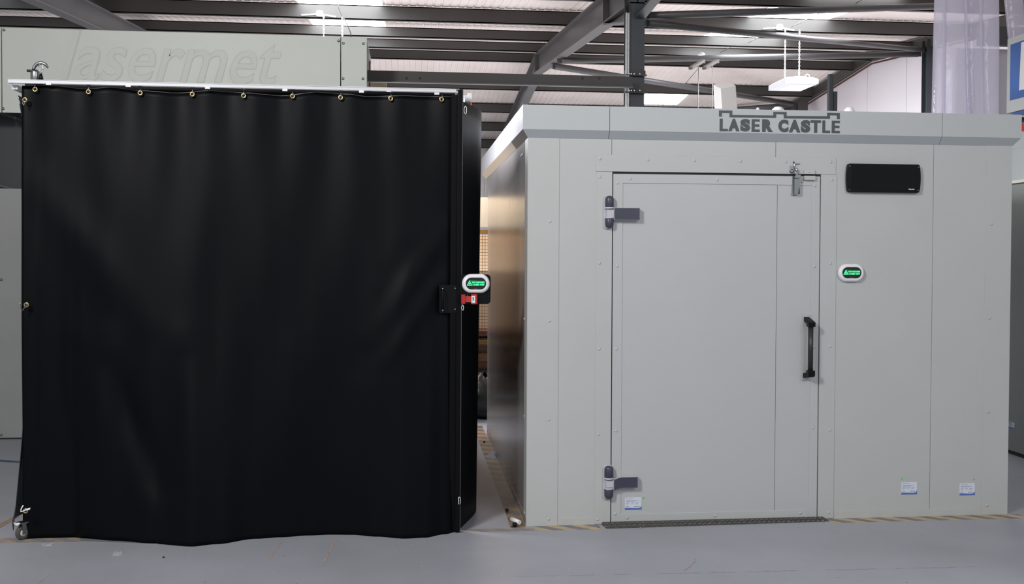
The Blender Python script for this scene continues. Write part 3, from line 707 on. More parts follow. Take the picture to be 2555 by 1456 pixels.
# pull handle on the curtain
hd = thing('pull_handle', 'black D-shaped pull handle on the curtain beside the post', 'handle', PY(1104, 745, Yc-.04))
Yp = Yc-.05
a_ = PY(1096, 710, Yp); b_ = PY(1140, 780, Yp)
part('backing_plate', MB().prismY(rrect(a_.x, b_.z, b_.x, a_.z, .006), Yp, Yp+.005), black_plastic, hd)
a_ = PY(1104, 718, Yp); b_ = PY(1104, 773, Yp)
part('grip', MB().tube([(a_.x, Yp, a_.z), (a_.x, Yp-.03, a_.z-.004), (a_.x, Yp-.035, a_.z-.02), (b_.x, Yp-.035, b_.z+.02), (b_.x, Yp-.03, b_.z+.004), (b_.x, Yp, b_.z)], .0065, 10), black_metal, hd)
for xx, yy in ((1104, 719), (1136, 719), (1104, 773), (1136, 771)):
    p = PY(xx, yy, Yp-.001); part('screw', MB().lathe((p.x, (Yp if xx > 1120 else Yp-.037), p.z), [(.0055, 0), (.0055, -.003), (.002, -.005)], n=12), zinc, hd)
# sign bracket plate (part of the frame)
YS = Yc-.066
a_ = PY(1147, 684, YS); b_ = PY(1224, 758, YS)
part('sign_bracket', MB().prismY(rrect(a_.x, b_.z, b_.x, a_.z, .022), YS, YS+.004), black_plastic, fr, 'black rounded bracket plate')

def led_sign(px0, py0, px1, py1, Y, label, base):
    a_ = PY(px0, (py0+py1)/2, Y); b_ = PY(px1, (py0+py1)/2, Y); c = (a_+b_)/2; w_ = b_.x-a_.x
    zt_ = PY((px0+px1)/2, py0, Y).z; zb_ = PY((px0+px1)/2, py1, Y).z; h_ = zt_-zb_; cz = (zt_+zb_)/2
    t = thing('laser_warning_light', label, 'sign', (c.x, base, zb_), 'white oval laser status signs')
    def ring(ins, Yv, n=12):
        return [(x, Yv, z) for x, z in rrect(c.x-w_/2+ins, cz-h_/2+ins, c.x+w_/2-ins, cz+h_/2-ins, max(min(h_, w_)*.49-ins, .002)*1.0, n)]
    prof = [(.004, base), (0, base-.010), (.002, base-.018), (.008, base-.026), (.017, base-.030), (.021, base-.029), (.0215, base-.027)]
    rings = [ring(i, y) for i, y in prof]; n = len(rings[0]); mb = MB()
    mb.add([v for r in rings for v in r], [(i*n+j, i*n+(j+1) % n, (i+1)*n+(j+1) % n, (i+1)*n+j) for i in range(len(rings)-1) for j in range(n)], True)
    mb.add(rings[0], [tuple(range(n))])
    part('housing', mb, white_pl, t)
    sr = ring(.0208, 0); ys = base-.0275
    sw0 = c.x-w_/2+.021; sw1 = c.x+w_/2-.021; sz0 = cz-h_/2+.021; sz1 = cz+h_/2-.021
    part('screen', MB().prismY([(x, z) for x, _, z in sr], ys, base-.002), screen_m, t)
    W_ = sw1-sw0; Hs = sz1-sz0; yy = ys-.0012
    X = lambda f: sw0+W_*f
    Z = lambda f: sz1-Hs*f
    g = part('display_glow', MB().prismY([(X(.05), Z(.66)), (X(.2), Z(.22)), (X(.93), Z(.28)), (X(.93), Z(.68))], ys-.0005, ys), green_led2, t)
    tri = [(X(.05), Z(.66)), (X(.31), Z(.66)), (X(.18), Z(.22))]; mb = MB()
    tc_ = (sum(p[0] for p in tri)/3, sum(p[1] for p in tri)/3)
    inner = [(tc_[0]+(p[0]-tc_[0])*.66, tc_[1]+(p[1]-tc_[1])*.66) for p in tri]
    for i in range(3):
        j = (i+1) % 3; mb.prismY([tri[i], tri[j], inner[j], inner[i]], yy-.0006, yy)
    rr = Hs*.05; mb.lathe((tc_[0], yy, tc_[1]), [(rr, 0), (rr, -.0006)], n=10)
    for kk in range(8):
        an = kk*PI/4; mb.bar((tc_[0], yy, tc_[1]), (tc_[0]+math.cos(an)*rr*2, yy, tc_[1]+math.sin(an)*rr*2), .0006, .0006, (0, 1, 0))
    part('warning_triangle', mb, green_led, t)
    part('display_text', textmesh('LASER OFF', X(.34), Z(.66), X(.90), Z(.53), yy, 0, off=.035, mb=textmesh('NO HAZARD', X(.32), Z(.46), X(.92), Z(.32), yy, 0, off=.035)), green_led, t, 'green text NO HAZARD LASER OFF')
    part('maker_mark', textmesh('lasermet', X(.41), Z(.96), X(.58), Z(.90), yy, 0, off=.02), mat('dim_white', rgb(150, 150, 150), .5), t)
led_sign(1153, 683, 1222.5, 731.5, YS-.03, 'white oval laser status sign with green text on the black bracket by the curtain', YS)
# red interlock
Yi = YS-.002
a_ = PY(1150.5, 734, Yi); b_ = PY(1160.5, 757, Yi); c_ = PY(1190, 758, Yi); d_ = PY(1175, 733, Yi)
t = thing('safety_interlock', 'red safety interlock switch below the sign on the curtain bracket', 'switch', (b_.x, Yi, b_.z))
part('actuator', MB().box((a_.x, Yi-.028, b_.z), (b_.x, Yi, a_.z)), red_pl, t, bv=.002)
m_ = PY(1162, 738, Yi); n_ = PY(1175, 753, Yi)
part('neck', MB().box((b_.x, Yi-.024, n_.z), (n_.x, Yi, m_.z)), mat('red_orange_plastic', rgb(186, 56, 44), .35), t, bv=.001)
part('switch_body', MB().box((n_.x, Yi-.03, c_.z), (c_.x, Yi, d_.z)), red_pl, t, bv=.003)
a2_, b2_ = PY(1175.5, 737, Yi), PY(1184.5, 755, Yi)
lb = part('switch_label', MB().box((a2_.x, Yi-.0308, b2_.z), (b2_.x, Yi-.03, a2_.z)), tag_m, t, 'small white printed label')
part('label_print', MB().box((a2_.x+.006, Yi-.0312, b2_.z+.014), (b2_.x-.006, Yi-.0308, a2_.z-.008)).box((a2_.x+.004, Yi-.0312, b2_.z+.004), (a2_.x+.008, Yi-.0308, b2_.z+.008)), ink, lb)
for xx, yy in ((1164, 740.5), (1164, 750), (1166, 735)):
    p = PY(xx, yy, Yi); part('screw', MB().lathe((p.x, Yi-.024, p.z), [(.003, 0), (.003, -.003)], n=8), zinc, t)
# scaffold clamp and carabiner on the rail
Yk = Yc+.0
t = thing('pipe_clamp', 'dark metal scaffold pipe clamp sitting on the rail at the left end', 'clamp', PY(88, 198, Yk))
a_ = PY(74, 176, Yk); b_ = PY(95, 197, Yk)
part('clamp_body', MB().lathe(((a_.x+b_.x)/2, Yk+.02, zr1), [(.024, 0), (.024, a_.z-zr1-.004), (.02, a_.z-zr1)], 'Z', 20), zinc, t, bv=.001)
a_ = PY(64, 174.5, Yk); b_ = PY(90, 175.5, Yk)
part('bolt', MB().tube([(a_.x, Yk+.02, a_.z), (b_.x, Yk+.02, b_.z)], .007, 12), steel_dk, t)
arc = [PY(84+18*(1-math.cos(q_))*1., 174-17*math.sin(q_), Yk+.02) for q_ in [PI*i/14*.9 for i in range(15)]]
part('hooked_jaw', MB().tube(arc, [.009]*12+[.008, .006, .005], 10), zinc, t)
t = thing('carabiner', 'silver carabiner with black rubber sleeve hooked beside the pipe clamp', 'carabiner', PY(102, 198, Yk-.01))
part('ring', MB().tube(ppt([(99, 160), (104, 158), (108, 164), (107, 174), (103, 183), (100, 183), (97, 174), (97, 165)], Yk-.01), .003, 8, closed=True), chrome, t)
a_, b_ = PY(102, 184, Yk-.01), PY(102, 199, Yk-.01)
part('sleeve', MB().tube([a_, (a_+b_)/2, (b_.x, b_.y, zr1+.001)], [.006, .011, .014], 12), black_plastic, t)

# ================================================================== THE WHITE CABIN
CB = 8.6
Zw = 2.276; Zfz = 2.322; Zt = 2.463; oF = .036
cab = thing('laser_cabin', 'large pale grey modular cabin with lettered fascia and hinged door', 'cabin', ((Xl+Xr)/2, (Yf+CB)/2, 0))
def fX(px, py=800, Y=Yf): return PY(px, py, Y).x
def fZ(px, py, Y=Yf): return PY(px, py, Y).z
def rect(px0, py0, px1, py1, Y=Yf):
    ym = (py0+py1)/2; xm = (px0+px1)/2
    return fX(px0, ym, Y), fZ(xm, py1, Y), fX(px1, ym, Y), fZ(xm, py0, Y)
g = .0022
dX0, dX1 = fX(1526.5, 860), fX(2042.5, 860); dZ1 = fZ(1785, 436.6); dZ0 = fZ(1785, 1297.5)
xA, xB, xS1, xS2, xS3 = fX(1393.5), fX(1526, 370), fX(1936, 370), fX(2325, 800), fX(2455, 800)
hz = fZ(1785, 430)
# core behind the panels
part('core_frame', MB().box((Xl+.004, Yf+.02, 0), (Xr-.004, Yf+.06, Zw)), groove, cab)
def pan(x0, x1, z0, z1): return part('front_panel', MB().box((x0+g/2, Yf, z0), (x1-g/2, Yf+.02, z1)), paint, cab, bv=.0012)
pan(Xl, xB+.002, 0, Zw); pan(xB+.002, xS1, hz, Zw); part('front_panel', MB().prismY([(xS1+g/2, hz), (dX1+.004, hz), (dX1+.004, 0), (xS2-g/2, 0), (xS2-g/2, Zw), (xS1+g/2, Zw)], Yf, Yf+.02), paint, cab, bv=.0012); pan(xS2, Xr, 0, Zw)
part('corner_trim', MB().box((Xl, Yf-.0035, 0), (xA, Yf, Zw)), paint, cab, bv=.0012)
part('corner_trim', MB().box((xS3, Yf-.0025, 0), (Xr, Yf, Zw)), paint, cab, bv=.0012)
# skirting strips
z_ = fZ(1440, 1290); part('skirting', MB().box((xA+.001, Yf-.003, 0), (fX(1485, 1290), Yf, z_)), paint, cab, bv=.0012)
part('skirting', MB().box((fX(2081, 1270), Yf-.003, 0), (xS3-.001, Yf, z_+.002)), paint, cab, bv=.0012)
# door frame
jz = fZ(1785, 431.2)
part('door_header', MB().box((fX(1486, 405), Yf-.005, jz), (fX(2085, 415), Yf, fZ(1785, 389.5))), paint, cab, bv=.0015)
part('door_jamb', MB().box((fX(1485.5, 860), Yf-.004, .004), (dX0-.003, Yf, jz-.001)), paint, cab, bv=.0015)
part('door_jamb', MB().box((dX1+.004, Yf-.004, .004), (fX(2083.5, 860), Yf, jz-.001)), paint, cab, bv=.0015)
# side and rear walls
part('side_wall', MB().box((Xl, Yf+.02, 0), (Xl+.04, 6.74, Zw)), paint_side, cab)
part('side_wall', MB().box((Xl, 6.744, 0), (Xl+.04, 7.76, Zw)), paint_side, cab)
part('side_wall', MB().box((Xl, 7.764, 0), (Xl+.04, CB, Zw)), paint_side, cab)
part('side_wall', MB().box((Xr-.04, Yf+.02, 0), (Xr, CB, Zw)), paint, cab)
part('rear_wall', MB().box((Xl+.04, CB-.04, 0), (Xr-.04, CB, Zw)), paint, cab)
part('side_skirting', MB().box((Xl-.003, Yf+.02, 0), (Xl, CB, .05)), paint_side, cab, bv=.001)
part('side_corner_trim', MB().box((Xl-.002, Yf, 0), (Xl, Yf+.13, Zw)), paint, cab)
# fascia: front pieces with chamfered lower edge
def fas_front(x0, x1, l0=0, l1=0):
    y = Yf-oF
    # l0/l1: mitre at the corners
    mb = MB()
    prof = [(y, Zfz), (y, Zt), (y+.02, Zt), (Yf-.001, Zfz+.01), (Yf-.001, Zw)]
    vs = []
    for x, s in ((x0, l0), (x1, l1)):
        for (yy, zz) in prof:
            vs.append((x+s*(yy-y), yy, zz))
    n = len(prof); fs = [(i, (i+1) % n, (i+1) % n+n, i+n) for i in range(n)]+[tuple(range(n)), tuple(range(n, 2*n))]
    return mb.add(vs, fs)
sF1 = PY(1521.5, 300, Yf-oF).x; sF2 = PY(2351, 320, Yf-oF).x
for x0, x1, l0, l1 in ((Xl-oF, sF1-.0015, 1, 0), (sF1+.0015, sF2-.0015, 0, 0), (sF2+.0015, Xr+oF, 0, -1)):
    fo = part('fascia', fas_front(x0, x1, l0, l1), paint_fascia, cab)
    fo.data.materials.append(paint_bevel_shade)
    for p in fo.data.polygons:
        if p.normal.z < -.2 and abs(p.normal.x) < .5: p.material_index = 1
part('fascia_backing', MB().box((Xl, Yf-.012, Zfz+.02), (Xr, Yf, Zt-.01)), groove, cab)
def fas_side(y0, y1, sgn, m=None, zz=0.):
    X0 = Xl if sgn < 0 else Xr; xo = X0+sgn*oF
    prof = [(xo, Zfz), (xo, Zt+zz), (xo-sgn*.02, Zt+zz), (X0+sgn*.001, Zfz+.01), (X0+sgn*.001, Zw)]
    vs = []
    for y in (y0, y1):
        for xx, zz_ in prof: vs.append((xx, y if y != y0 or y0 > Yf else y+(sgn*(xo-xx)), zz_))
    n = len(prof); return MB().add(vs, [(i, (i+1) % n, (i+1) % n+n, i+n) for i in range(n)]+[tuple(range(n)), tuple(range(n, 2*n))])
ys1 = PX(1275, 350, Xl-oF).y; ys2 = PX(1212, 420, Xl-oF).y
for y0, y1 in ((Yf-oF+.0005, ys1-.002), (ys1+.002, ys2-.003), (ys2+.003, CB+.25)):
    fo = part('side_fascia', fas_side(y0, y1, -1), mat('side_fascia_paint', rgb(196, 196, 200), .25, coat=.3), cab)
    dk_ = mat('dark_corner_chamfer', rgb(92, 93, 96), .4) if y0 < Yf else mat('side_chamfer', rgb(170, 160, 152), .3)
    fo.data.materials.append(dk_)
    for p in fo.data.polygons:
        if p.normal.z < -.2 and abs(p.normal.y) < .5: p.material_index = 1
part('side_fascia', fas_side(Yf-oF+.0005, CB, 1), paint_fascia, cab)
part('roof_panel', MB().box((Xl+.01, Yf+.01, Zt-.06), (Xr-.01, CB, Zt-.02)), paint, cab)
# lettering
yL = Yf-oF-.0015
let = MB()
def zp(zx, zy): p = PY(1700+zx/3.6406, zy/3.6406, Yf-oF); return p.x, p.z
def glyph(ch, x0, x1, off=.03):
    t_ = 1077+(x0-347)/(1365-347)*18
    a_ = zp(x0, t_+113); b_ = zp(x1, t_)
    sl_ = 0
    textmesh(ch, a_[0], a_[1], b_[0], b_[1], yL, .0014, off=off, mb=let)
# heavy straight letters drawn as outlines, round ones from the built in face
def polyglyph(x0, x1, pts):
    t_ = 1078+(x0-347)/(1365-347)*18
    a_ = zp(x0, t_+113); b_ = zp(x1, t_)
    let.prismY([(a_[0]+(b_[0]-a_[0])*u_, a_[1]+(b_[1]-a_[1])*v_) for u_, v_ in pts], yL, yL+.0014)
Lp = [(0, 0), (1, 0), (1, .20), (.37, .20), (.37, 1), (0, 1)]
Ep = [(0, 0), (1, 0), (1, .19), (.38, .19), (.38, .41), (.95, .41), (.95, .60), (.38, .60), (.38, .81), (1, .81), (1, 1), (0, 1)]
Tp = [(.35, 0), (.65, 0), (.65, .8), (1, .8), (1, 1), (0, 1), (0, .8), (.35, .8)]
polyglyph(347, 423, Lp); polyglyph(638, 712, Ep); polyglyph(1172, 1268, Tp); polyglyph(1280, 1352, Lp); polyglyph(1365, 1440, Ep)
glyph('A', 426, 529, .075); glyph('S', 535, 625, .075); glyph('R', 733, 832, .075); glyph('C', 880, 973, .075); glyph('A', 976, 1082, .075); glyph('S', 1085, 1172, .075)
path = [(355, 1058), (355, 1014), (450, 1015), (450, 1054), (848, 1059), (848, 1026), (943, 1028), (943, 1064), (1337, 1067), (1337, 1035), (1426, 1037), (1426, 1081)]
hw = 11
for i, ((x0, y0), (x1, y1)) in enumerate(zip(path, path[1:])):
    if x0 == x1: 
        ya, yb = min(y0, y1), max(y0, y1)
        if i == 0: ya -= hw
        elif i == len(path)-2: ya -= hw
        else: ya -= hw; yb += hw
        hwx = 13
        P_ = [(x0-hwx, yb), (x0+hwx, yb), (x0+hwx, ya), (x0-hwx, ya)]
    else: P_ = [(x0+13, y0+hw), (x1-13, y1+hw), (x1-13, y1-hw), (x0+13, y0-hw)]
    let.prismY([zp(*q_) for q_ in P_], yL, yL+.0014)
part('fascia_lettering', let, letter_m, cab, 'dark grey words LASER CASTLE under a battlement outline')

# ---- door
door = part('door', MB().box((dX0+.003, Yf+.0005, dZ0), (dX1-.002, Yf+.019, dZ1)), paint_door, cab, 'wide pale grey door leaf')
def dstrip(x0, z0, x1, z1, d=.003): return part('door_trim', MB().box((x0, Yf-d, z0), (x1, Yf+.0005, z1)), paint_door, door, bv=.0012)
sx0 = fX(1551.5, 860); sx1 = fX(2021, 860); dzt = fZ(1785, 459); dzb = fZ(1785, 1276)
dstrip(dX0+.003, dZ0, sx0, dZ1-.002); dstrip(sx1, dZ0, dX1-.002, dZ1-.002)
dstrip(sx0-.001, dzt, sx1+.001, dZ1, .0042); dstrip(sx0-.001, dZ0, sx1+.001, dzb, .0036)
xs_ = fX(1936, 860)
part('panel_seam', MB().box((xs_-.0012, Yf-.0002, dzb), (xs_+.0002, Yf+.001, dzt)), groove, door)
part('panel_seam', MB().box((xs_+.0004, Yf-.0008, dzb), (xs_+.0022, Yf+.001, dzt)), rivet_m, door, 'light edge of panel joint')
# rivets
rv = None
def rivet(px, py, parent, d):
    global rv
    p = PY(px, py, Yf-d)
    if rv is None:
        rv = bpy.data.objects.new('rivet', mesh('rivet', MB().lathe((0, 0, 0), [(.0086, 0), (.0086, -.0012), (.0055, -.0035), (.002, -.0042)], n=14), rivet_m, (0, 0, 0)))
        COL.objects.link(rv); rv.parent = parent; rv.location = p-ORG[parent.name]; return rv
    return copypart(rv, 'rivet', parent, p)
for xx, yy in ((1497, 396), (1617, 399), (1733, 400), (1848, 402), (1961, 403), (2073, 404)): rivet(xx, yy, cab, .005)
for xx, yy in ((1497, 441), (1496, 656), (1495, 870), (1493, 1083), (1491, 1295), (2076, 448), (2072, 657), (2071, 864), (2070, 1072), (2067, 1278)): rivet(xx, yy, cab, .004)
for xx, yy in ((1372, 552), (1371, 800), (1369, 1046), (1369, 1294), (2473, 559), (2469, 793), (2465, 1027), (2463, 1260)): rivet(xx, yy, cab, .0035)
for xx, yy in ((1541, 456), (1540, 663), (1538, 870), (1537, 1074), (1535, 1281), (2033, 463), (2032, 665), (2031, 867), (2028, 1067)): rivet(xx, yy, door, .003)
for xx, yy in ((1572, 446), (1790, 449), (2002, 453), (1565, 1291), (1784, 1286), (1997, 1279)): rivet(xx, yy, door, .0042)
for yy in (553, 795, 1037, 1278):
    p = PX(1308.5, yy, Xl-.002); part('side_rivet', MB().lathe(p, [(.009, 0), (.009, -.0015), (.003, -.005)], 'X', 12), rivet_m, cab)
# ---- hinges
def hinge(px0, py0, px1, py1, armx, army0, army1, curve=0, nm='hinge'):
    Yh = Yf-.004
    x0, z0, x1, z1 = rect(px0, py0, px1, py1, Yh)
    hb = part(nm, MB().prismY(rrect(x0, z0, x1-.004, z1, .018), Yh-.014, Yh), grey_pl, door, 'light grey hinge with dark navy caps', bv=.002)
    H_ = z1-z0; cx_ = (x0+x1)/2+.003; w_ = (x1-x0)*.44
    zu0 = z1-H_*.36; zl1 = z0+H_*.30
    part('hinge_cap', MB().lathe((cx_, Yh-.018, 0), [(w_*.92, zu0), (w_, zu0+.004), (w_*.98, z1-.022), (w_*.8, z1-.010), (w_*.35, z1-.004)], 'Z', 20), navy_pl, hb)
    part('hinge_cap', MB().lathe((cx_, Yh-.018, 0), [(w_*.4, z0+.004), (w_*.8, z0+.010), (w_*.98, z0+.022), (w_, zl1-.004), (w_*.92, zl1)], 'Z', 20), navy_pl, hb)
    part('hinge_collar', MB().lathe((cx_, Yh-.018, 0), [(w_*1.06, zu0-.010), (w_*1.06, zu0)], 'Z', 20).lathe((cx_, Yh-.018, 0), [(w_*1.06, zl1), (w_*1.06, zl1+.010)], 'Z', 20), grey_pl, hb)
    kz0, kz1 = fZ(armx, army1, Yh)+.010, fZ(armx, army0, Yh)-.010
    part('hinge_knuckle', MB().box((cx_-w_*.7, Yh-.034, kz0), (cx_+w_*.9, Yh-.014, kz1)).box((cx_, Yh-.03, kz0), (cx_+.03, Yh-.004, kz1)), grey_pl, hb)
    ax0 = fX(px1+3, 530 if army0 < 800 else 1200, Yh-.03); ax1 = fX(armx, (army0+army1)/2, Yh-.03)
    az0, az1 = fZ(armx, army1, Yh-.03), fZ(armx, army0, Yh-.03)
    def sec(s, grow):
        dz = -curve*(1-min(1, s/.35))**1.5*.014
        return [(ax0+(ax1-ax0)*s, az0+dz-grow), (ax0+(ax1-ax0)*s, az1+dz+grow)]
    n = 10; lo = [sec(i/n, 0)[0] for i in range(n+1)]; hi = [sec(i/n, 0)[1] for i in range(n+1)]
    part('hinge_arm', MB().prismY([(x-.000, z) for x, z in lo]+[(x, z) for x, z in reversed(hi)], Yh-.036, Yh-.0315), navy_pl, hb, bv=.001)
    lo = [(sec(i/n, .0025)[0][0]+(-.003 if i == 0 else .0), sec(i/n, .0025)[0][1]) for i in range(n+1)]; hi = [(x, z) for x, z in [(sec(i/n, .0025)[1][0]+(-.003 if i == 0 else .0), sec(i/n, .0025)[1][1]) for i in range(n+1)]]
    part('hinge_arm_base', MB().prismY(lo+list(reversed(hi)), Yh-.0315, Yh), grey_pl, hb)
hinge(1505.5, 487, 1530, 570.5, 1595.5, 519, 548, 0)
hinge(1503.5, 1158, 1529, 1243, 1590.5, 1189, 1215, 1)
# ---- pull handle
hp = part('pull_handle', MB().box((fX(2000.5, 865), Yf-.0075, fZ(2010, 947)), (fX(2022, 865), Yf-.0005, fZ(2010, 784))), paint_door, door, 'tall black bar handle on a pale plate', bv=.001)
YB = Yf-.062
bx = fX(2022.5, 870, YB)
zA, zB_ = fZ(2022, 813, YB), fZ(2022, 925, YB)
px_ = fX(2010, 795)
part('handle_bar', MB().tube([(bx, YB, zB_), (bx, YB, zA)], .0155, 20), bar_m, hp)
part('handle_bracket', MB().hexa([(px_-.015, Yf-.0076, fZ(2010, 801)), (px_+.018, Yf-.0076, fZ(2010, 801)), (px_+.018, Yf-.0076, fZ(2010, 789)), (px_-.015, Yf-.0076, fZ(2010, 789))],
                                [(bx-.019, YB-.016, zA-.002), (bx+.021, YB-.016, zA-.002), (bx+.021, YB-.016, zA+.026), (bx-.019, YB-.016, zA+.026)])
     .box((bx-.021, YB-.020, zA-.004), (bx+.022, YB+.018, zA+.024)), black_plastic, hp, bv=.003)
part('handle_bracket', MB().hexa([(px_-.018, Yf-.0076, fZ(2008, 942)), (px_+.018, Yf-.0076, fZ(2008, 942)), (px_+.018, Yf-.0076, fZ(2008, 930)), (px_-.018, Yf-.0076, fZ(2008, 930))],
                                [(bx-.019, YB-.014, zB_-.034), (bx+.021, YB-.014, zB_-.034), (bx+.021, YB-.014, zB_-.004), (bx-.019, YB-.014, zB_-.004)])
     .box((bx-.020, YB-.020, zB_-.030), (bx+.022, YB+.018, zB_+.004)), black_plastic, hp, bv=.003)
for xx, yy in ((2018, 784), (2002, 944)): part('screw', MB().lathe(PY(xx+1, yy+2, Yf-.0076), [(.004, 0), (.003, -.003)], n=10), rivet_m, hp)
# ---- toggle latch
lat = part('toggle_latch', MB().box((fX(1975.5, 470), Yf-.007, fZ(1980, 487)), (fX(1984, 470), Yf-.004, fZ(1980, 440))), zinc, door, 'bright chrome toggle latch with hook')
yl = Yf-.012
def lp(x_, y_, Y_=yl): return PY(x_, y_, Y_)
lx0, lx1 = fX(1980.5, 470, yl), fX(1994, 470, yl)
part('latch_lever', MB().hexa([(lx0, yl-.012, fZ(1987, 486, yl)), (lx1-.005, yl-.012, fZ(1987, 486, yl)), (lx1-.005, yl+.004, fZ(1987, 486, yl)), (lx0, yl+.004, fZ(1987, 486, yl))],
                             [(lx0, yl-.022, fZ(1987, 446, yl)), (lx1-.002, yl-.022, fZ(1987, 446, yl)), (lx1-.002, yl+.004, fZ(1987, 446, yl)), (lx0, yl+.004, fZ(1987, 446, yl))]), chrome, lat, bv=.003)
part('latch_slot', MB().prismY([(lp(1990.2, 484).x, lp(1990, 484).z), (lp(1992.5, 484).x, lp(1992, 484).z), (lp(1992.2, 455).x, lp(1992, 455).z)], yl-.016, yl-.01), black_metal, lat)
part('latch_eye', MB().box((lp(1981, 445).x, yl-.024, lp(1981, 445).z), (lp(1994.5, 436).x, yl, lp(1994, 436).z)).lathe(lp(1988, 431, yl-.016), [(.012, 0), (.013, -.006), (.006, -.010)], n=16), chrome, lat, bv=.002)
part('latch_screw', MB().lathe(lp(1987, 424), [(.009, 0), (.009, -.01), (.004, -.014)], n=12).lathe(lp(1976.5, 484, Yf-.007), [(.006, 0), (.005, -.006)], n=12), chrome, lat)
part('latch_hook', MB().tube([lp(1987, 427), lp(1982.5, 418), lp(1981.5, 408), lp(1984, 408.6), lp(1995, 408.6)], [.006, .0045, .004, .003, .0025], 10), chrome, lat)
part('latch_hook_tip', MB().hexa([lp(1980, 414, yl), lp(1983.5, 409, yl), lp(1983.5, 409, yl+.003), lp(1980, 414, yl+.003)], [lp(1980, 402, yl), lp(1981.5, 402.5, yl), lp(1981.5, 402.5, yl+.003), lp(1980, 402, yl+.003)]), black_metal, lat)
part('latch_keeper', MB().lathe(lp(1974.5, 427, Yf-.006), [(.012, 0), (.012, -.008), (.005, -.014)], n=16).box((lp(1972, 428).x, Yf-.009, lp(1972, 428).z), (lp(1981, 414).x, Yf-.005, lp(1981, 414).z)), zinc, lat)
# ---- door contact switch
x0, z0, x1, z1 = rect(2006.5, 423.5, 2034, 434, Yf-.02)
t = thing('door_contact', 'small pale two-part magnetic door contact right of the latch', 'switch', ((x0+x1)/2, Yf, z0))
part('upper_block', MB().box((x0, Yf-.018, z0), (x1, Yf-.005, z1)), mat('contact_plastic', rgb(186, 190, 188), .4), t, bv=.0015)
part('brand_mark', MB().box((x0+.024, Yf-.0185, z0+.008), (x1-.024, Yf-.018, z0+.010)), ink, t)
x0, z0, x1, z1 = rect(2007.5, 438, 2034.5, 449, Yf-.02)
part('lower_block', MB().box((x0, Yf-.022, z0), (x1, Yf-.004, z1)), mat('contact_plastic_lower', rgb(182, 184, 180), .4), t, bv=.0015)
# ---- threshold
zth = .016
q0, q1, q2, q3 = PZ(1505, 1306.5, zth), PZ(1514, 1318.5, 0), PZ(2070, 1300, 0), PZ(2060, 1291.5, zth)
yb_ = Yf-.006
t = thing('threshold_plate', 'dark chequer plate threshold ramp on the floor below the door', 'threshold', ((q0.x+q3.x)/2, q1.y, 0))
part('ramp', MB().hexa([(q0.x, yb_, 0), (q3.x, yb_, 0), (q2.x, q2.y+.0, 0), (q1.x, q1.y, 0)], [(q0.x+.004, yb_, zth), (q3.x-.004, yb_, zth), (q2.x-.006, q2.y+.006, .005), (q1.x+.006, q1.y+.006, .005)]),
     mat('threshold_steel', rgb(72, 70, 68), .5, metal=.1, var=.3, scale=50), t)
tb = MB(); nx = 44
for i in range(nx):
    for j in range(2):
        x = q0.x+.03+(q3.x-q0.x-.06)*i/(nx-1); f = .3+.42*j; y = yb_-(yb_-q1.y)*f; z = zth+(.005-zth)*f+.001
        s = .6 if (i+j) % 2 else 1.1
        tb.bar((x-.009, y-.009*s, z), (x+.009, y+.009*s, z), .004, .0025)
part('tread_pattern', tb, mat('worn_tread', rgb(132, 130, 126), .4, metal=.1, var=.3, scale=40), t)
for xx, yy in ((1511, 1314), (1598, 1316), (2053, 1298)): part('bolt', MB().lathe(PZ(xx, yy, .006), [(.005, 0), (.004, .004)], 'Z', 8), brass, t)
# gap above the door: a dark strip stands in for its shade
part('door_gap_shade', MB().box((dX0, Yf+.004, dZ1), (dX1+.004, Yf+.02, jz)), groove, cab)
# ---- black display panel
x0, z0, x1, z1 = rect(2112.5, 409, 2296.5, 480, Yf-.02)
t = thing('display_panel', 'long black unlit display panel on the cabin right of the door', 'display', ((x0+x1)/2, Yf, z0))
n = 10; pts = []
for i in range(n+1):
    s = i/n; pts.append((x1-.008+.008*math.sin(PI*s)**.7, z0+.006+(z1-z0-.012)*s))
top = [(x1-.015, z1), (x0+.015, z1)]
left = [(x0+.008-.008*math.sin(PI*i/n)**.7, z1-.006-(z1-z0-.012)*i/n) for i in range(n+1)]
outl = pts+top+left+[(x0+.015, z0), (x1-.015, z0)]
part('frame', MB().prismY(outl, Yf-.028, Yf), black_plastic, t, bv=.004)
part('screen', MB().box((x0+.032, Yf-.0295, z0+.014), (x1-.030, Yf-.028, z1-.010)), gloss_black, t, 'glossy black screen')
for xx, yy in ((2120, 414), (2119, 473), (2292, 417), (2291, 475)):
    p = PY(xx, yy, Yf-.028); part('screw', MB().lathe(p, [(.004, 0), (.003, -.002)], n=10), zinc, t)
a_, b_ = PY(2267.5, 473.5, Yf-.03), PY(2281.5, 469.5, Yf-.03)
part('maker_mark', textmesh('lasermet', a_.x, a_.z, b_.x, b_.z, Yf-.0300, 0, off=.03), white_print, t, 'small white word lasermet')
led_sign(2093, 657.5, 2157.5, 703, Yf-.025, 'white oval laser status sign with green text mounted on the cabin wall', Yf)
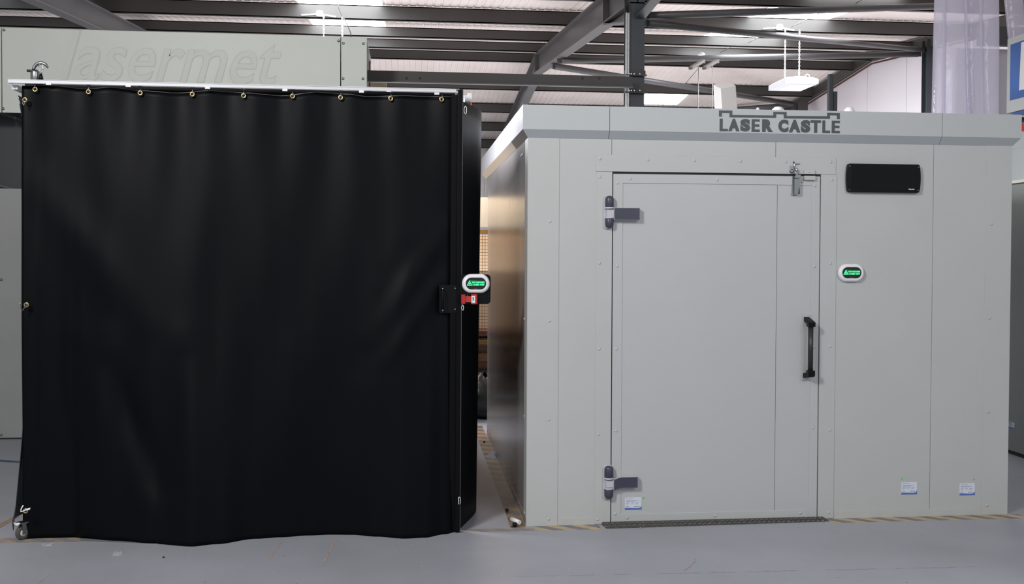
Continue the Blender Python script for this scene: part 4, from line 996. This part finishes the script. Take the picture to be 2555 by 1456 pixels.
# ---- info cards
def card(px0, py0, px1, py1, label, Y=None, dot=None, dotlabel=None, yb=Yf):
    Y = yb
    x0, z0, x1, z1 = rect(px0, py0, px1, py1, Y)
    t = thing('info_card', label, 'label', ((x0+x1)/2, Y, z0), 'white and blue product information cards')
    part('card', MB().box((x0, Y-.0016, z0), (x1, Y, z1)), paper, t)
    w_, h_ = x1-x0, z1-z0; X = lambda f: x0+w_*f; Z = lambda f: z0+h_*f; yy = Y-.0018
    curve_ = [(X(0), Z(0)), (X(1), Z(0)), (X(1), Z(.32)), (X(.96), Z(.22)), (X(.86), Z(.145)), (X(.72), Z(.13)), (X(.3), Z(.155)), (X(0), Z(.17))]
    part('blue_swoosh', MB().prismY(curve_, yy-.0004, Y-.0016), blue_ink, t)
    tx = textmesh('laser enclosure', X(.08), Z(.87), X(.52), Z(.93), yy, 0, off=.02)
    for k_, (f0, f1) in enumerate(((.08, .84), (.08, .64))): tx.box((X(f0), yy, Z(.73-.06*k_)), (X(f1), yy+.0003, Z(.755-.06*k_)))
    for f0, f1 in ((.08, .30), (.38, .56), (.64, .86)):
        for k_ in range(3): tx.box((X(f0), yy, Z(.56-.06*k_)), (X(f1-.05*k_), yy+.0003, Z(.58-.06*k_)))
    tx.box((X(.08), yy, Z(.25)), (X(.24), yy+.0003, Z(.29)))
    textmesh('lasermet', X(.55), Z(.22), X(.88), Z(.30), yy, 0, off=.03, mb=tx)
    part('card_print', tx, ink, t)
    if dot:
        p = PY(dot[0], dot[1], Y)
        solo('green_dot', MB().box((p.x-.0055, Y-.0012, p.z-.0045), (p.x+.0055, Y, p.z+.0045)), green_dot, dotlabel, 'sticker', 'tiny green stickers by the cards')
card(1559, 1240, 1600.5, 1270.5, 'white and blue information card at the bottom left of the door', dot=(1605.5, 1241.5), dotlabel='tiny green sticker at the upper right of the card on the door')
card(2248.5, 1202, 2287.5, 1232.5, 'white and blue information card low on the wall, right of the door', dot=(2250, 1194), dotlabel='tiny green sticker above the left corner of the middle card')
card(2394, 1204.5, 2432, 1234.5, 'white and blue information card near the right corner of the cabin', dot=(2430, 1195), dotlabel='tiny green sticker above the rightmost card on the cabin')
# small tag on side wall
p0_ = PX(1305, 380, Xl-.002); p1_ = PX(1299, 392, Xl-.002)
solo('side_label', MB().box((Xl-.003, p0_.y, p1_.z), (Xl-.002, p1_.y, p0_.z)), mat('lilac_label', rgb(168, 160, 200), .5), 'tiny lilac label high on the cabin side wall', 'label')

# ---- things on the cabin roof
ZT = Zt-.02
def roof_at(px, py, Y): return PY(px, py, Y)
Yq = 7.2
c4 = [PY(1807, 275, Yq), PY(1847, 275, Yq), PY(1836, 213, Yq), PY(1798, 221, Yq)]
c4[0].z = ZT; c4[1].z = ZT
A, B, C, D = c4
dd = Vector((-.02, .12, .05))
solo('tilted_carton', MB().hexa([A, B, B+Vector((-.02, .12, 0)), A+Vector((-.02, .12, 0))], [D, C, C+dd, D+dd]), mat('carton_white', rgb(186, 182, 180), .6, var=.03), 'tall pale box leaning left on top of the cabin behind the lettering', 'box', bv=.003)
def dome(px0, px1, pyt, Y, label, name, m=white_pl):
    a_, b_ = PY(px0, 270, Y), PY(px1, 270, Y); zt_ = PY((px0+px1)/2, pyt, Y).z; r = (b_.x-a_.x)/2; h_ = zt_-ZT
    solo(name, MB().lathe(((a_.x+b_.x)/2, Y, ZT), [(r, 0), (r, h_*.7), (r*.92, h_*.9), (r*.5, h_)], 'Z', 24), m, label, 'fitting')
dome(1886, 1896, 268.5, 6.6, 'tiny white cap on the cabin roof', 'junction_button')
dome(1925, 1957, 267, 6.6, 'round white dome fitting on the cabin roof above the lettering', 'roof_dome')
a_, b_ = PY(1958, 273, 6.5), PY(2102, 276, 6.5)
solo('white_conduit', MB().tube([(a_.x, 6.5, ZT+.013), (b_.x, 6.5, ZT+.013)], .013, 10), white_pl, 'white conduit lying along the cabin roof', 'conduit')
dome(2106, 2132, 268, 6.5, 'white round fitting at the right end of the roof conduit', 'roof_fitting')
for (x0_, x1_, yt, lab) in ((2069, 2079.5, 184, 'taller dark grey metal profile standing upright on the cabin roof'), (2081, 2089.5, 228, 'shorter dark grey metal profile standing upright on the cabin roof')):
    a_, b_ = PY(x0_, 240, 7.6), PY(x1_, 240, 7.6); zt_ = PY(x0_, yt, 7.6).z
    mb = MB().box((a_.x, 7.6, ZT), (b_.x, 7.604, zt_)).box((a_.x, 7.604, ZT), (a_.x+.004, 7.64, zt_)).box((b_.x-.004, 7.604, ZT), (b_.x, 7.64, zt_)).box(((a_.x+b_.x)/2-.003, 7.594, ZT), ((a_.x+b_.x)/2+.003, 7.6, zt_))
    solo('metal_profile', mb, steel_col, lab, 'post', 'upright metal profiles on the cabin roof')

# ================================================================== RIGHT EDGE: strips, booth
def strip(pts_top, pts_bot, label, Y=8.9, zb=.05, ztop=None, grp='clear plastic strips hanging behind the cabin'):
    (xa_, xb_) = pts_top; (xc_, xd_) = pts_bot
    At, Bt = PY(xa_, -140, Y), PY(xb_, -140, Y); a0, b0 = PY(xa_, 0, Y), PY(xb_, 0, Y); a1, b1 = PY(xc_, 285, Y), PY(xd_, 285, Y)
    sl0 = (a1.x-a0.x)/(a1.z-a0.z); sl1 = (b1.x-b0.x)/(b1.z-b0.z)
    def fn(u, v):
        z = At.z+(zb-At.z)*v; zc = max(z, 2.2)
        xl = a0.x+sl0*(zc-a0.z); xr = b0.x+sl1*(zc-b0.z); x = xl+(xr-xl)*u
        return Vector((x, Y-.035*math.sin(PI*u)+.008*math.sin(9*v+xa_), z))
    o = solo('plastic_strip', MB().grid(fn, 10, 30), pvc_m, label, 'strip curtain', grp); o.modifiers.new('solid', 'SOLIDIFY').thickness = .003
strip((2332, 2362), (2323, 2357), 'clear plastic strip at the left edge of the hanging strips', 8.90)
strip((2352, 2412), (2348, 2420), 'clear plastic strip, second from the left, beside the leftmost one', 8.94)
strip((2405, 2450), (2412, 2455), 'clear plastic strip, third from the left, with small bright glints', 8.88)
strip((2441, 2492), (2450, 2493), 'clear plastic strip at the right edge of the wide group', 8.93)
strip((2504, 2552), (2532, 2572), 'clear plastic strip hanging alone behind the blue framed picture', 9.0, grp='clear plastic strips by the blue picture')
# beam behind strips
solo('header_beam', MB().box((5.7, 9.3, 3.72), (7.4, 9.4, 3.9)), steel_raf, 'grey steel header beam behind the hanging plastic strips', 'beam')
solo('white_partition', MB().box((5.6, 9.6, 0), (7.4, 9.66, 3.74)), mat('partition_white', rgb(214, 210, 214), .6, var=.02), 'white partition wall behind the hanging plastic strips', 'partition')
BX = 4.85
zA_ = PX(2530, 372, BX).z; zB2 = PX(2530, 458, BX).z
t = thing('grey_booth', 'grey booth side wall at the far right edge beyond the cabin', 'booth', (BX+.05, 7.4, 0))
y0_, y1_ = 6.2, 8.5
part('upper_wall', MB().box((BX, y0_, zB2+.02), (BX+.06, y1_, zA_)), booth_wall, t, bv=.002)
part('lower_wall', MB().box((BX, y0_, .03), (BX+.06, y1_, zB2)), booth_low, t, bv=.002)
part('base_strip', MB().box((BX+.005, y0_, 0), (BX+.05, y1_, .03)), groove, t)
part('white_rail', MB().box((BX-.025, y0_, zB2), (BX+.06, y1_, zB2+.022)), white_board, t, bv=.002)
zC_ = PX(2550, 318, BX).z
part('top_ledge', MB().box((BX, y0_, zA_), (BX+.06, y1_, zC_-.05)), booth_wall, t, bv=.002)
part('red_marker', MB().box((BX-.006, 7.28, zC_-.03), (BX+.03, 7.35, zC_+.03)), red_pl, t)
part('dark_channel', MB().box((BX-.03, y0_, zC_+.05), (BX+.04, 7.42, zC_+.075)), black_metal, t)
part('back_upstand', MB().box((BX+.02, y0_, zC_-.05), (BX+.06, 7.45, zC_+.12)), booth_wall, t)
# framed picture above
zt_ = PX(2512, 98, BX).z; zb_ = PX(2512, 283, BX).z; yE = PX(2512, 200, BX).y
t = thing('lightbox_picture', 'grey framed picture panel with blue background and white shape at upper right', 'picture', (BX, yE-.6, zb_))
part('frame', MB().box((BX, yE-1.4, zb_), (BX+.12, yE, zt_)), mat('frame_grey', rgb(190, 192, 192), .5, var=.02), t, bv=.004)
yp = PX(2521, 200, BX).y; zp1 = PX(2521, 112, BX).z; zp0 = PX(2523, 250, BX).z
part('picture', MB().box((BX-.003, yE-1.3, zp0), (BX, yp, zp1)), blue_pic, t)
yw = PX(2545, 150, BX).y; 
part('white_shape', MB().hexa([(BX-.006, yw-.5, zp0+.05), (BX-.003, yw-.5, zp0+.05), (BX-.003, yw+.0, zp0+.06), (BX-.006, yw+.0, zp0+.06)], [(BX-.006, yw-.5, zp1-.012), (BX-.003, yw-.5, zp1-.012), (BX-.003, yw-.02, zp1-.012), (BX-.006, yw-.02, zp1-.012)]), white_print, t, bv=.002)
q = PX(2516, 280, BX).y
solo('blue_bag', MB().hexa([(BX+.0, 6.9, zb_-.035), (BX+.13, 6.9, zb_-.035), (BX+.13, q, zb_-.035), (BX+.0, q, zb_-.035)], [(BX+.0, 6.9, zb_-.004), (BX+.13, 6.9, zb_-.004), (BX+.13, q-.06, zb_-.004), (BX+.0, q-.06, zb_-.004)]), mat('blue_film', rgb(52, 88, 150), .3, var=.1), 'flat blue packet lying under the framed picture', 'packet', bv=.004)
# card on the booth wall
pa, pb = PX(2517, 1050, BX), PX(2531, 1073, BX)
t = thing('info_card', 'white and blue information card on the shaded booth wall at the right edge', 'label', (BX, pb.y, pb.z), 'white and blue product information cards')
part('card', MB().box((BX-.002, pb.y, pb.z+.008), (BX, pb.y+.13, pa.z)), paper, t)
part('blue_swoosh', MB().box((BX-.003, pb.y, pb.z+.008), (BX-.002, pb.y+.13, pb.z+.02)), blue_ink, t)
part('card_print', MB().box((BX-.003, pb.y+.03, pb.z+.03), (BX-.002, pb.y+.1, pb.z+.034)).box((BX-.003, pb.y+.03, pb.z+.042), (BX-.002, pb.y+.11, pb.z+.046)).box((BX-.003, pb.y+.03, pb.z+.055), (BX-.002, pb.y+.11, pb.z+.06)), ink, t)

# ================================================================== THE AISLE AND WHAT IS BEHIND IT
YM = 10.4
t = thing('storage_cage', 'tall wire mesh storage cage with shelves seen through the gap beside the cabin', 'cage', (.3, YM, 0))
zz = lambda py: PY(1205, py, YM).z
cx_0, cx_1 = -.6, 1.3
part('white_header_board', MB().box((cx_0, YM, zz(566)), (cx_1, YM+.02, zz(492))), white_board, t)
part('top_beam', MB().box((cx_0, YM-.01, zz(583)), (cx_1, YM+.03, zz(573))), rack_y, t)
ms = MB(); z0_, z1_ = .02, zz(583)
x = cx_0
while x <= cx_1: ms.box((x-.002, YM-.002, z0_), (x+.002, YM+.002, z1_)); x += .03
z = z0_
while z <= z1_: ms.box((cx_0, YM-.004, z-.002), (cx_1, YM-.001, z+.002)); z += .034
part('wire_mesh', ms, mesh_m, t)
part('backboard', MB().box((cx_0, YM+.5, .02), (cx_1, YM+.53, z1_)), cage_back, t)
for py0_, py1_, m_ in ((826, 838, rack_r), (847, 859, rack_y), (905, 915, rack_r), (948, 955, rack_r)):
    part('shelf', MB().box((cx_0, YM+.02, zz(py1_)), (cx_1, YM+.48, zz(py0_))), m_, t)
for x_ in (cx_0, cx_1): part('cage_post', MB().box((x_-.02, YM-.03, 0), (x_+.02, YM+.03, z1_)), mesh_m, t)
bxs = [('left', -.35, -.1, zz(905), .14), ('middle', .15, .45, zz(905), .10), ('right', .62, .98, zz(905), .09)]
for nme, xa_, xb_, z_, h_ in bxs:
    solo('storage_box', MB().box((xa_, YM+.1, z_), (xb_, YM+.4, z_+h_)), box_br, 'brown cardboard box on the lower cage shelf, %s one' % nme, 'box', 'cardboard boxes in the cage', bv=.004)
solo('white_tray', MB().box((.5, YM+.05, zz(948)), (1.1, YM+.4, zz(948)+.07)), white_pl, 'white tray on the bottom shelf of the cage', 'tray', bv=.004)
# black sacks in front of the cage
def sack(cx_, cy_, r, h, label):
    def fn(u, v):
        a_ = 2*PI*u; f = math.sin(PI*(.02+.96*v))**.5; rr = r*f*(1+.10*math.sin(3*a_+cx_*9)+.05*math.sin(7*a_+v*6))
        return Vector((cx_+rr*math.cos(a_), cy_+rr*.8*math.sin(a_), h*(1-v)*(1+.06*math.sin(5*a_))))
    solo('rubbish_sack', MB().grid(fn, 28, 14), sack_m, label, 'sack', 'black sacks at the end of the aisle')
sack(.75, 9.55, .28, .42, 'black plastic sack on the floor at the end of the aisle, behind the cabin corner')
sack(-.1, 9.7, .28, .38, 'black plastic sack at the end of the aisle, behind the curtain')
# tapes
def tape(pts, m, label, z=.0008):
    q = [Vector((p.x, p.y, 0)) for p in pts]
    return solo('floor_tape', MB().hexa(q, [v+Vector((0, 0, z)) for v in q]), m, label, 'tape', 'worn yellow and grey hazard tapes on the floor')
def rectXY(x0, y0, x1, y1): return [Vector((x0, y0, 0)), Vector((x1, y0, 0)), Vector((x1, y1, 0)), Vector((x0, y1, 0))]
yt0 = PZ(1430, 1321).y
tape(rectXY(Xl+.05, yt0, q0.x-.02, Yf-.005), tape_m, 'worn yellow and grey tape along the cabin front, left of the threshold')
tape(rectXY(q3.x+.02, yt0+.005, PZ(2541, 1282).x, Yf-.005), tape_m, 'worn yellow and grey tape along the cabin front, right of the threshold')
tape(rectXY(.3, yt0-.0, Xl+.04, yt0+.062), tape_worn_m, 'worn yellow tape crossing the aisle mouth between curtain and cabin')
tape(rectXY(.60, yt0+.075, Xl-.006, 9.1), tape_shaded_m, 'striped hazard tape running back along the cabin side in the aisle')
tape([PZ(-30, 1354), PZ(205, 1352), PZ(205, 1340), PZ(-30, 1342)], tape_worn_m, 'worn tape by the castor below the left end of the curtain')
tape([PZ(-20, 1329), PZ(-20, 1316), PZ(44, 1283), PZ(50, 1287)], mat('bare_tape', rgb(158, 136, 118), .6, var=.15, scale=20), 'brownish tape strip running diagonally at the left edge of the floor')
# scraps
def floor_poly(name, pts, m, label, cat, z=.0015, grp=None):
    q = [PZ(*p) for p in pts]; n = len(q); mb = MB()
    mb.add([(v.x, v.y, 0) for v in q]+[(v.x, v.y, z) for v in q], [tuple(range(n)), tuple(range(n, 2*n))]+[(i, (i+1) % n, (i+1) % n+n, i+n) for i in range(n)])
    return solo(name, mb, m, label, cat, grp)
p3 = [PZ(1209, 1140.5), PZ(1238, 1143), PZ(1236, 1134)]; apex = PZ(1229, 1138)+Vector((0, .0, .045))
solo('paper_scrap', MB().add([p3[0], p3[1], p3[2], apex], [(0, 1, 3), (1, 2, 3), (0, 3, 2)]), paper, 'folded white paper scrap lying halfway along the aisle', 'scrap')
c = PZ(1284, 1314)
t = thing('plastic_tube', 'small white tube with black cap lying by the cabin corner', 'tube', c)
part('tube_body', MB().tube([c+Vector((-.012, .06, .032)), c+Vector((.03, .0, .026))], .013, 14), white_pl, t)
part('cap', MB().lathe(c+Vector((0, 0, .014)), [(.012, -.012), (.014, -.008), (.014, .008), (.012, .012)], 'X', 14), black_plastic, t)
solo('black_crumb', MB().lathe(PZ(1265, 1276)+Vector((0, 0, .012)), [(.004, -.011), (.01, -.004), (.01, .004), (.004, .011)], 'Z', 8), crumb, 'small black lump on the aisle floor near the cabin corner', 'debris')
solo('black_crumb', MB().lathe(PZ(408, 1391)+Vector((0, 0, .004)), [(.003, -.004), (.006, 0), (.003, .004)], 'Z', 7), crumb, 'tiny black crumb on the floor in front of the curtain', 'debris')
solo('black_crumb', MB().lathe(PZ(1208, 1104)+Vector((0, 0, .008)), [(.004, -.008), (.01, 0), (.004, .008)], 'Z', 7), crumb, 'small black crumb far back in the aisle', 'debris')
floor_poly('film_scrap', [(281, 1384), (283, 1378), (290, 1376), (298, 1379), (304, 1374), (306, 1382), (296, 1385)], scrap_m, 'torn pale film scrap on the floor before the curtain', 'scrap', .004)
floor_poly('film_scrap', [(104, 1358), (112, 1355), (118, 1359), (127, 1353), (136, 1356), (128, 1360), (112, 1361)], scrap_m, 'thin pale film scrap on the floor near the castor', 'scrap', .003)
def residue_strip(line, w_, label, sw=4):
    mb = MB(); rnd = random.Random(int(line[0][0]))
    pts = []
    for (a_, b_), (c_, d_) in zip(line, line[1:]):
        for i in range(6): pts.append((a_+(c_-a_)*i/6, b_+(d_-b_)*i/6))
    pts.append(line[-1]); L_ = []; R_ = []
    for (x_, y_) in pts:
        ww = w_*rnd.uniform(.5, 1.25); L_.append(PZ(x_-ww, y_)); R_.append(PZ(x_+ww, y_))
    n = len(pts); vs = [(v.x, v.y, .0009) for v in L_]+[(v.x, v.y, .0009) for v in R_]
    mb.add(vs, [(i, i+1, i+1+n, i+n) for i in range(n-1)])
    solo('tape_residue', mb, residue, label, 'mark', 'brown tape residue marks on the floor')
residue_strip([(704, 1348), (692, 1366), (680, 1382), (668, 1397)], 2.2, 'brownish residue streak on the floor, left of the pair before the curtain')
residue_strip([(837, 1346), (828, 1366), (815, 1388), (809, 1403)], 2.6, 'brownish residue streak on the floor, right of the pair before the curtain')
residue_strip([(795, 1404), (812, 1405), (900, 1408), (910, 1407)], 1.0, 'faint thin residue line at the foot of the right streak')
residue_strip([(1736, 1398), (1722, 1412), (1708, 1422)], 2., 'faint brown residue streak on the floor before the door')
residue_strip([(130, 1428), (112, 1442), (95, 1456)], 1.2, 'thin brown scratch at the lower left corner of the floor')
# expansion crack
mb = MB(); xs_c = [1245+i*22 for i in range(60)]
for i in range(0, 59):
    if random.random() < .35: continue
    p, q = PZ(xs_c[i], 1439-(xs_c[i]-1245)*.0215+random.uniform(-1, 1)), PZ(xs_c[i+1]-4, 1439-(xs_c[i+1]-1245)*.0215+random.uniform(-1, 1))
    mb.add([(p.x, p.y-.0015, .0007), (q.x, q.y-.0005, .0007), (q.x, q.y+.0015, .0007), (p.x, p.y+.001, .0007)], [(0, 1, 2, 3)])
solo('floor_crack', mb, mat('crack', rgb(116, 115, 120), .8), 'faint broken dark joint line crossing the floor in front', 'crack')

# ================================================================== LIGHT
w_ = bpy.data.worlds.new('world'); SC.world = w_; w_.use_nodes = True
bg = w_.node_tree.nodes['Background']; bg.inputs['Color'].default_value = (.95, .975, 1, 1); bg.inputs['Strength'].default_value = .38
def area(name, loc, target, size, energy, col=(1, 1, 1), sy_=None, spread=None):
    l = bpy.data.lights.new(name, 'AREA'); l.energy = energy; l.color = col; l.size = size
    if sy_: l.shape = 'RECTANGLE'; l.size_y = sy_
    if spread: l.spread = spread
    o = bpy.data.objects.new(name, l); COL.objects.link(o); o.location = loc
    d = Vector(target)-Vector(loc); o.rotation_euler = d.to_track_quat('-Z', 'Y').to_euler(); return o
area('key_light', (-3.0, .9, 4.5), (1.6, 5.7, 1.), .8, 258, (1, .99, .975))
area('hall_light', (3.6, -1.0, 4.7), (.6, 5.2, .5), 2.4, 172, (.96, .975, 1))
area('roof_bounce_fill', (2.5, 15, 1.2), (2.5, 15.2, 5), 12, 520, (1, .965, .95), 9)  # added unseen uplight that brightens the roof sheets like bounced light
area('cage_lamp', (.15, 10.0, 2.75), (.4, 10.9, 1.2), .5, 26, (1, .78, .56))
area('aisle_fill', (-1.4, 6.7, 4.2), (.7, 6.9, 2.2), .9, 75, (.94, .95, 1), .7, 1.3)  # added lamp in place of skylight daylight, brightens the cabin's side fascia
